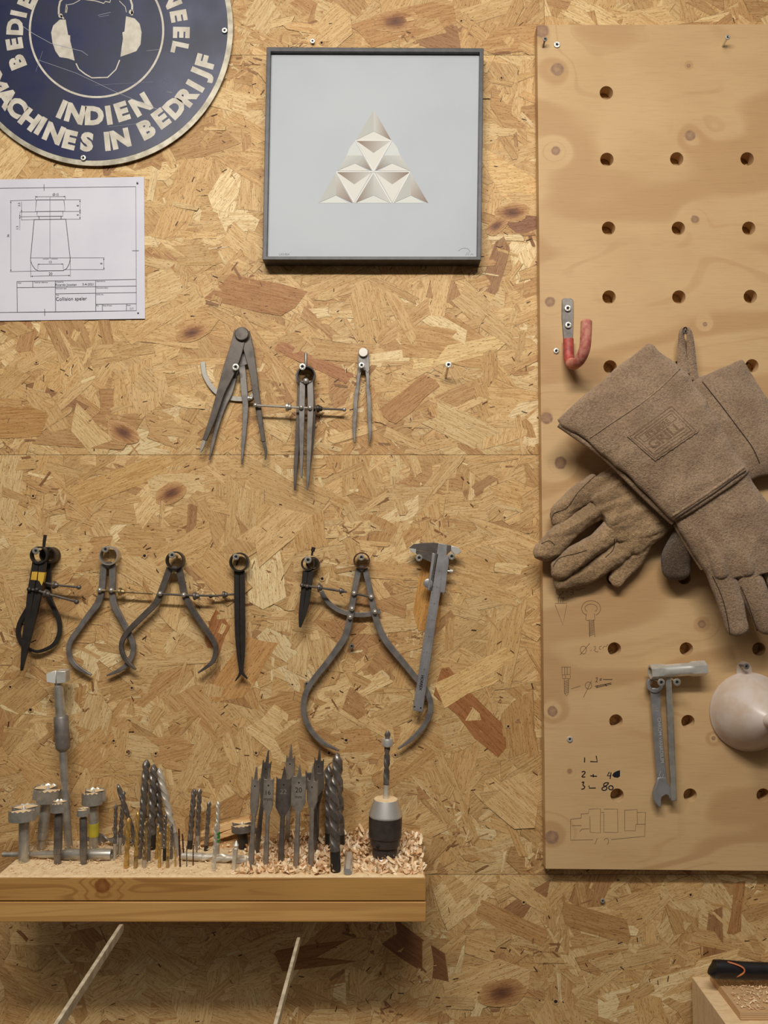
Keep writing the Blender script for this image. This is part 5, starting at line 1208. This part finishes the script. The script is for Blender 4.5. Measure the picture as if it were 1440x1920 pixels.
# tall extension
b = PS(129.5, 1594); dd = -b.y; t = thing('bit_extension', 'tallest tool on the shelf, long rod with a sleeve and small forstner bit on top', 'drill bit', b)
s_ = S(dd); p1 = P(118, 1403, dd); p2 = P(114.2, 1343, dd); p3 = P(109.5, 1280, dd); p4 = P(108, 1256, dd)
MB().tube([b, P(125, 1530, dd), P(121, 1460, dd), p1], 7.0 * s_, 18).build('rod', 'steel', t)
MB().lathe(P(118.4, 1407, dd), p2, [(0, 9 * s_), (.06, 12 * s_), (.1, 13.2 * s_), (.97, 13.2 * s_), (1, 12 * s_)], 24).build('sleeve', 'grey', t)
MB().lathe(p2, p3, [(0, 9 * s_), (.9, 8.4 * s_), (.92, 7 * s_), (1, 7 * s_)], 20).build('shank', 'steel', t)
hd = MB(); axh = p4 - p3
for sgn, (xa_, xb_) in ((0, (-18, -2)), (1, (1, 18))):
    c = p3; f = lambda x, y, z: p3 + Vector((x * s_, y * s_, 0)) + axh * z
    if sgn == 0: hd.hexa([f(-18, -10, .1), f(-1, -12, 0), f(-1, 8, 0), f(-16, 10, .1)], [f(-18, -10, .75), f(-1, -4, 1.0), f(-1, 8, .95), f(-16, 10, .85)])
    else: hd.hexa([f(1, -12, 0), f(17, -9, .05), f(17, 12, .05), f(1, 12, 0)], [f(1, -12, .95), f(18, -9, .95), f(18, 12, 1.0), f(1, 12, 1.05)])
hd.build('cutting_head', 'bright', t, bevel=.0006)
# countersink
b, tp, s_ = axis((438, 1632), (443, 1577)); ax = tp - b; t = thing('countersink_bit', 'short hexagonal countersink bit with a diamond shaped head', 'drill bit', b)
mb = MB(); mb._lathe(b, ax * .78, [(0, 4.3 * s_), (.97, 4.6 * s_), (1, 3.2 * s_)], 6, .2); mb.build('shank', 'drill_light', t, sharp=20)
mb = MB(); mb._lathe(b + ax * .74, ax * .28, [(0, 3 * s_), (.45, 5.6 * s_), (1, .8 * s_)], 6, .2); mb.build('cutting_head', 'bright', t, sharp=20)
# tube spanner lying down
def lie(px, py, d, h): q = PS(px, py); return Vector((P(px, py, d).x, -d, SZ + h))
dl = .072
t = thing('stepped_rod', 'stepped steel rod with a hollow end lying along the shelf behind the forstner bits', 'rod', lie(100, 1600, dl, 0))
A = P(5, 1599, dl); A.z = SZ + .0082; B = P(209, 1605, dl); B.z = SZ + .0082; ax = B - A; s_ = S(dl)
MB().lathe(A, B, [(0, 4.2 * s_), (.33, 4.8 * s_), (.34, 6.2 * s_), (.55, 6.8 * s_), (.57, 9.6 * s_), (.985, 10 * s_), (1, 9.4 * s_), (1, 6 * s_), (.96, 5.6 * s_)], 26).build('body', 'steel', t)
# lying auger at the back
t = thing('auger_bit', 'flat twisted auger bit lying at the back between forstner bits and drills', 'drill bit', lie(215, 1572, .02, 0))
def flat_twist(A, B, r, turns, th=.0012):
    mb = MB(); ax = B - A; d = ax.normalized(); u = d.cross(Vector((0, 0, 1))).normalized(); w_ = d.cross(u); n = 60; vs = []
    for i in range(n + 1):
        a = 2 * PI * turns * i / n; e = u * math.cos(a) + w_ * math.sin(a); f = d.cross(e); rr = r * (1 if i < n - 3 else (n - i) / 4 + .1); c = A + ax * i / n
        vs += [c + e * rr + f * th, c + e * rr - f * th, c - e * rr - f * th, c - e * rr + f * th]
    fs = [(4 * i + k, 4 * i + (k + 1) % 4, 4 * i + 4 + (k + 1) % 4, 4 * i + 4 + k) for i in range(n) for k in range(4)] + [(0, 1, 2, 3), (4 * n + 3, 4 * n + 2, 4 * n + 1, 4 * n)]
    return mb.add(vs, fs)
A = P(165, 1570, .022); B = P(262, 1578, .022); flat_twist(A, B, 9 * S(.02), 1.1).build('spiral', 'grey', t)
t = thing('twist_drill', 'dusty pale twist drill lying flat on its side among the shavings', 'drill bit', lie(410, 1610, .075, 0), GD)
A = P(342, 1603, .075); B = P(478, 1620, .088); A.z = SZ + .0075; B.z = SZ + .0065
MB().lathe(A, A + (B - A) * .3, [(0, 7 * S(.07)), (1, 7 * S(.07))], 18).build('shank', 'drill_light', t)
MB().twist(A + (B - A) * .28, B, 7.4 * S(.07), 1.6, start=.02, depth=.6).build('flutes', 'drill_light', t)
# splintered offcut
t = MB(); R2 = random.Random(3)
zb = SZ + .001
mbs = MB()
for (pts_, w0) in [([(352, 1573), (390, 1562), (430, 1549), (468, 1536)], 11), ([(372, 1585), (410, 1570), (450, 1556), (480, 1548)], 9), ([(380, 1600), (420, 1590), (462, 1580), (484, 1572)], 14)]:
    mbs.ribbon([(x, y) for x, y in pts_], [w0 * .4, w0, w0 * 1.2, w0 * .8], .010, .010, dd=[.012, .009, .005, 0])
tag(mbs.build('wood_splinter', wood('splintered_wood', (226, 186, 130), (176, 126, 76), (4, 10, 60), 2, 30, (), .6), None, bevel=.0008), 'splintered pale wooden offcut lying at the back of the shelf beside the spade bits', 'offcut')
# hex bar
t = thing('hex_bar', 'short bright hexagonal bar lying end-on at the front edge of the shelf', 'bar', PS(653, 1642))
A = P(655, 1611, .075); B = P(652, 1634, .126); A.z = SZ + .0085; B.z = SZ + .0062
mb = MB(); mb._lathe(A, B - A, [(0, 7.2 * S(.1)), (.97, 7.4 * S(.1)), (1, 6.6 * S(.1))], 6, .52); mb.build('body', 'mill', t, sharp=20)
# drill chuck
b = PS(720.5, 1617); dd = -b.y; s_ = S(dd); t = thing('drill_chuck', 'black and silver drill chuck standing upright and holding a short twist drill', 'chuck', b)
up = lambda px, py: P(px, py, dd)
c0 = up(721, 1617); c1 = up(723.5, 1498); ax = c1 - c0
def seg(y0, y1, prof, name, mat, n=36): 
    a = c0 + ax * ((1617 - y0) / 119); b_ = c0 + ax * ((1617 - y1) / 119); return MB().lathe(a, b_, [(tt, r_ * s_) for tt, r_ in prof], n).build(name, mat, t, sharp=18)
seg(1617, 1604, [(0, 21), (.15, 24), (.8, 24), (1, 22)], 'base_ring', 'mill')
seg(1604, 1586, [(0, 22.5), (.1, 23), (.9, 23), (1, 22.5)], 'lower_sleeve', 'chuck')
seg(1586, 1568, [(0, 24), (.15, 27), (.85, 28), (1, 28)], 'middle_sleeve', 'chuck')
seg(1568, 1529, [(0, 29), (.04, 30.2), (.95, 30.8), (1, 30.8)], 'outer_sleeve', 'chuck')
seg(1529, 1498, [(0, 30.8), (.08, 31), (.2, 30), (1, 22)], 'nose_cone', 'mill')
seg(1498.2, 1497.2, [(0, 21.8), (.6, 21.6), (1, 20.5)], 'dusty_face', 'sawdust')
q = c0 + ax * ((1617 - 1578) / 119) + Vector((-13 * s_, -24.6 * s_, 0)); MB().ball(q, 3.2 * s_, 12, 8).build('key_hole', 'hole', t)
tp = up(727, 1369.5); bb = c1 - (tp - c1) * .02; L = tp - bb
MB().tube([bb, bb + L * .24], 5 * s_, 16).build('bit_shank', 'drill_light', t); MB().twist(bb + L * .23, tp, 5.6 * s_, 2.6, start=.02).build('bit_flutes', 'drill_dark', t)
MB().lathe(bb + L * .775, bb + L * .885, [(0, 9.5 * s_), (.1, 10.6 * s_), (.9, 10.6 * s_), (1, 10 * s_)], 26).build('depth_collar', 'mill', t)
q = P(716, 1734, .070); MB().lathe(Vector((q.x, q.y, zB_ - .0002)), Vector((q.x, q.y, zB_ - .012)), [(0, .0062), (.9, .0062), (1, .0052)], 20).build('arbor_end', 'black', t, 'black end of the arbor under the shelf')

# ------------------------------------------------------------------ flat bars sticking out under the shelf
def bar(label, top, bot, d0, d1, wp, edge):
    a = P(*top, d0); b = P(*bot, d1); ax = (b - a).normalized()
    side = ax.cross(Vector((0, 0, 1))).normalized(); nrm = side.cross(ax).normalized()
    t = MB(); pts = []
    wd = wp * S(d0); th = edge * S(d0)
    vs = []
    for f, k in ((0, .35), (.006, .7), (.016, .92), (.035, 1.0), (1, 1.0)):
        c = a + (b - a) * f
        for (i, j) in ((-1, 1), (1, 1), (1, -1), (-1, -1)): vs.append(c + side * th / 2 * i + nrm * (wd / 2 * j * k + wd * .5 * (1 - k) * 0))
    fs = [(4 * i + k, 4 * i + (k + 1) % 4, 4 * i + 4 + (k + 1) % 4, 4 * i + 4 + k) for i in range(4) for k in range(4)] + [(0, 1, 2, 3), (19, 18, 17, 16)]
    return tag(t.add(vs, fs).build('flat_bar', 'barside', None, bevel=.0006), label, 'metal bar', 'flat bars sticking out below the shelf')
bar('flat steel bar with a rounded end rising from the bottom left towards the shelf', (229, 1738), (60, 1998), .155, .42, 17, 6.5)
bar('narrower flat steel bar rising from the bottom towards the middle of the shelf', (560.5, 1762), (498, 1998), .155, .42, 15, 6)

# ------------------------------------------------------------------ blocks and handle, lower right
def blk(px, py, d0, x1, y1, d1, h, name, mat, lab, cat):
    A = P(px, py, d0); B = P(x1, y1, d1)
    return A, B
A = P(1297, 1831, .012); zt = A.z; xe = P(1640, 1900, .1).x; d1 = .13
MT['ply2'] = wood('end_grain_block', (232, 204, 160), (204, 168, 122), (10, 30, 6), 2, 24, (), .35, (20, 90, 60), .7)
blk1 = MB().box((A.x, -d1, zt - .16), (xe, -.012, zt)).build('wood_block', 'ply2', None, bevel=.001)
tag(blk1, 'pale wooden block at the lower right, under the sawdust covered board', 'block')
A2 = P(1330, 1829, .022); z2 = zt + .010; xl = P(1331, 1829, .022).x
m, nt, bs = new_mat('birch_plywood_edge')
pos = nn(nt, 'ShaderNodeNewGeometry').outputs['Position']; sx3 = nn(nt, 'ShaderNodeSeparateXYZ'); nt.links.new(pos, sx3.inputs[0])
w3 = ramp(nt, math_(nt, 'SINE', math_(nt, 'MULTIPLY', sx3.outputs[2], 2400)), -.4, .5); gr = nz(nt, mapping(nt, pos, (12, 60, 60)), 4, 3)
nt.links.new(mix(nt, ramp(nt, gr, .4, .7, 0, .5), mix(nt, w3, srgb(222, 186, 138), srgb(178, 140, 100)), srgb(200, 160, 112)), bs.inputs['Base Color']); bs.inputs['Roughness'].default_value = .7; MT['plyedge'] = m
blk2 = MB().box((xl, -.118, zt + .0003), (xe, -.022, z2)).build('plywood_offcut', 'plyedge', None, bevel=.0006)
tag(blk2, 'layered plywood offcut covered in sawdust, lying on the pale block at the lower right', 'offcut')
mb = MB()
for i in range(420):
    shaving(mb, Vector((RS.uniform(xl + .004, xl + .12), -RS.uniform(.035, .116), z2 + .0009 + RS.random() * .002)), RS.uniform(.0006, .0018), RS.uniform(.002, .008), RS.uniform(.2, 3), RS.choice(SHC), Euler((RS.uniform(-.7, .7), RS.uniform(-.5, .5), RS.uniform(0, 6.3))).to_matrix())
tag(mb.build('wood_shavings', 'shaving', None, recalc=False), 'fine chips and sawdust on the plywood offcut at the lower right', 'shavings', kind='stuff')
t = thing('knife_handle', 'black plastic tool handle with an orange ring line, lying on the plywood offcut', 'handle', P(1380, 1838, .05))
hd_ = .060
mb = MB(); pr = [(1334, 1814, 6), (1335, 1815, 13), (1338, 1817, 16.5), (1350, 1817.5, 17), (1370, 1818.5, 16.5), (1392, 1820, 16), (1440, 1821, 15.5), (1560, 1824, 15.5)]
mb.tube([P(x, y, hd_) for x, y, r in pr], [r * S(hd_) for x, y, r in pr], 26, squash=.75)
mb.build('grip', 'blackplastic', t)
rg = MB(); pts = []
for k in range(25):
    a = -PI / 2 + PI * k / 24; x = 1392 - 32 * abs(math.sin(a)) ** 2.2 + 4; y = 1819.5 + 15.8 * math.sin(a) + (x - 1370) * .02
    pts.append(P(x, y, hd_ + 13.6 * S(hd_) * max(.25, math.cos(a)) + .0002))
rg.tube(pts, .0011, 8).build('ring_line', 'orange', t, 'orange inlay line')
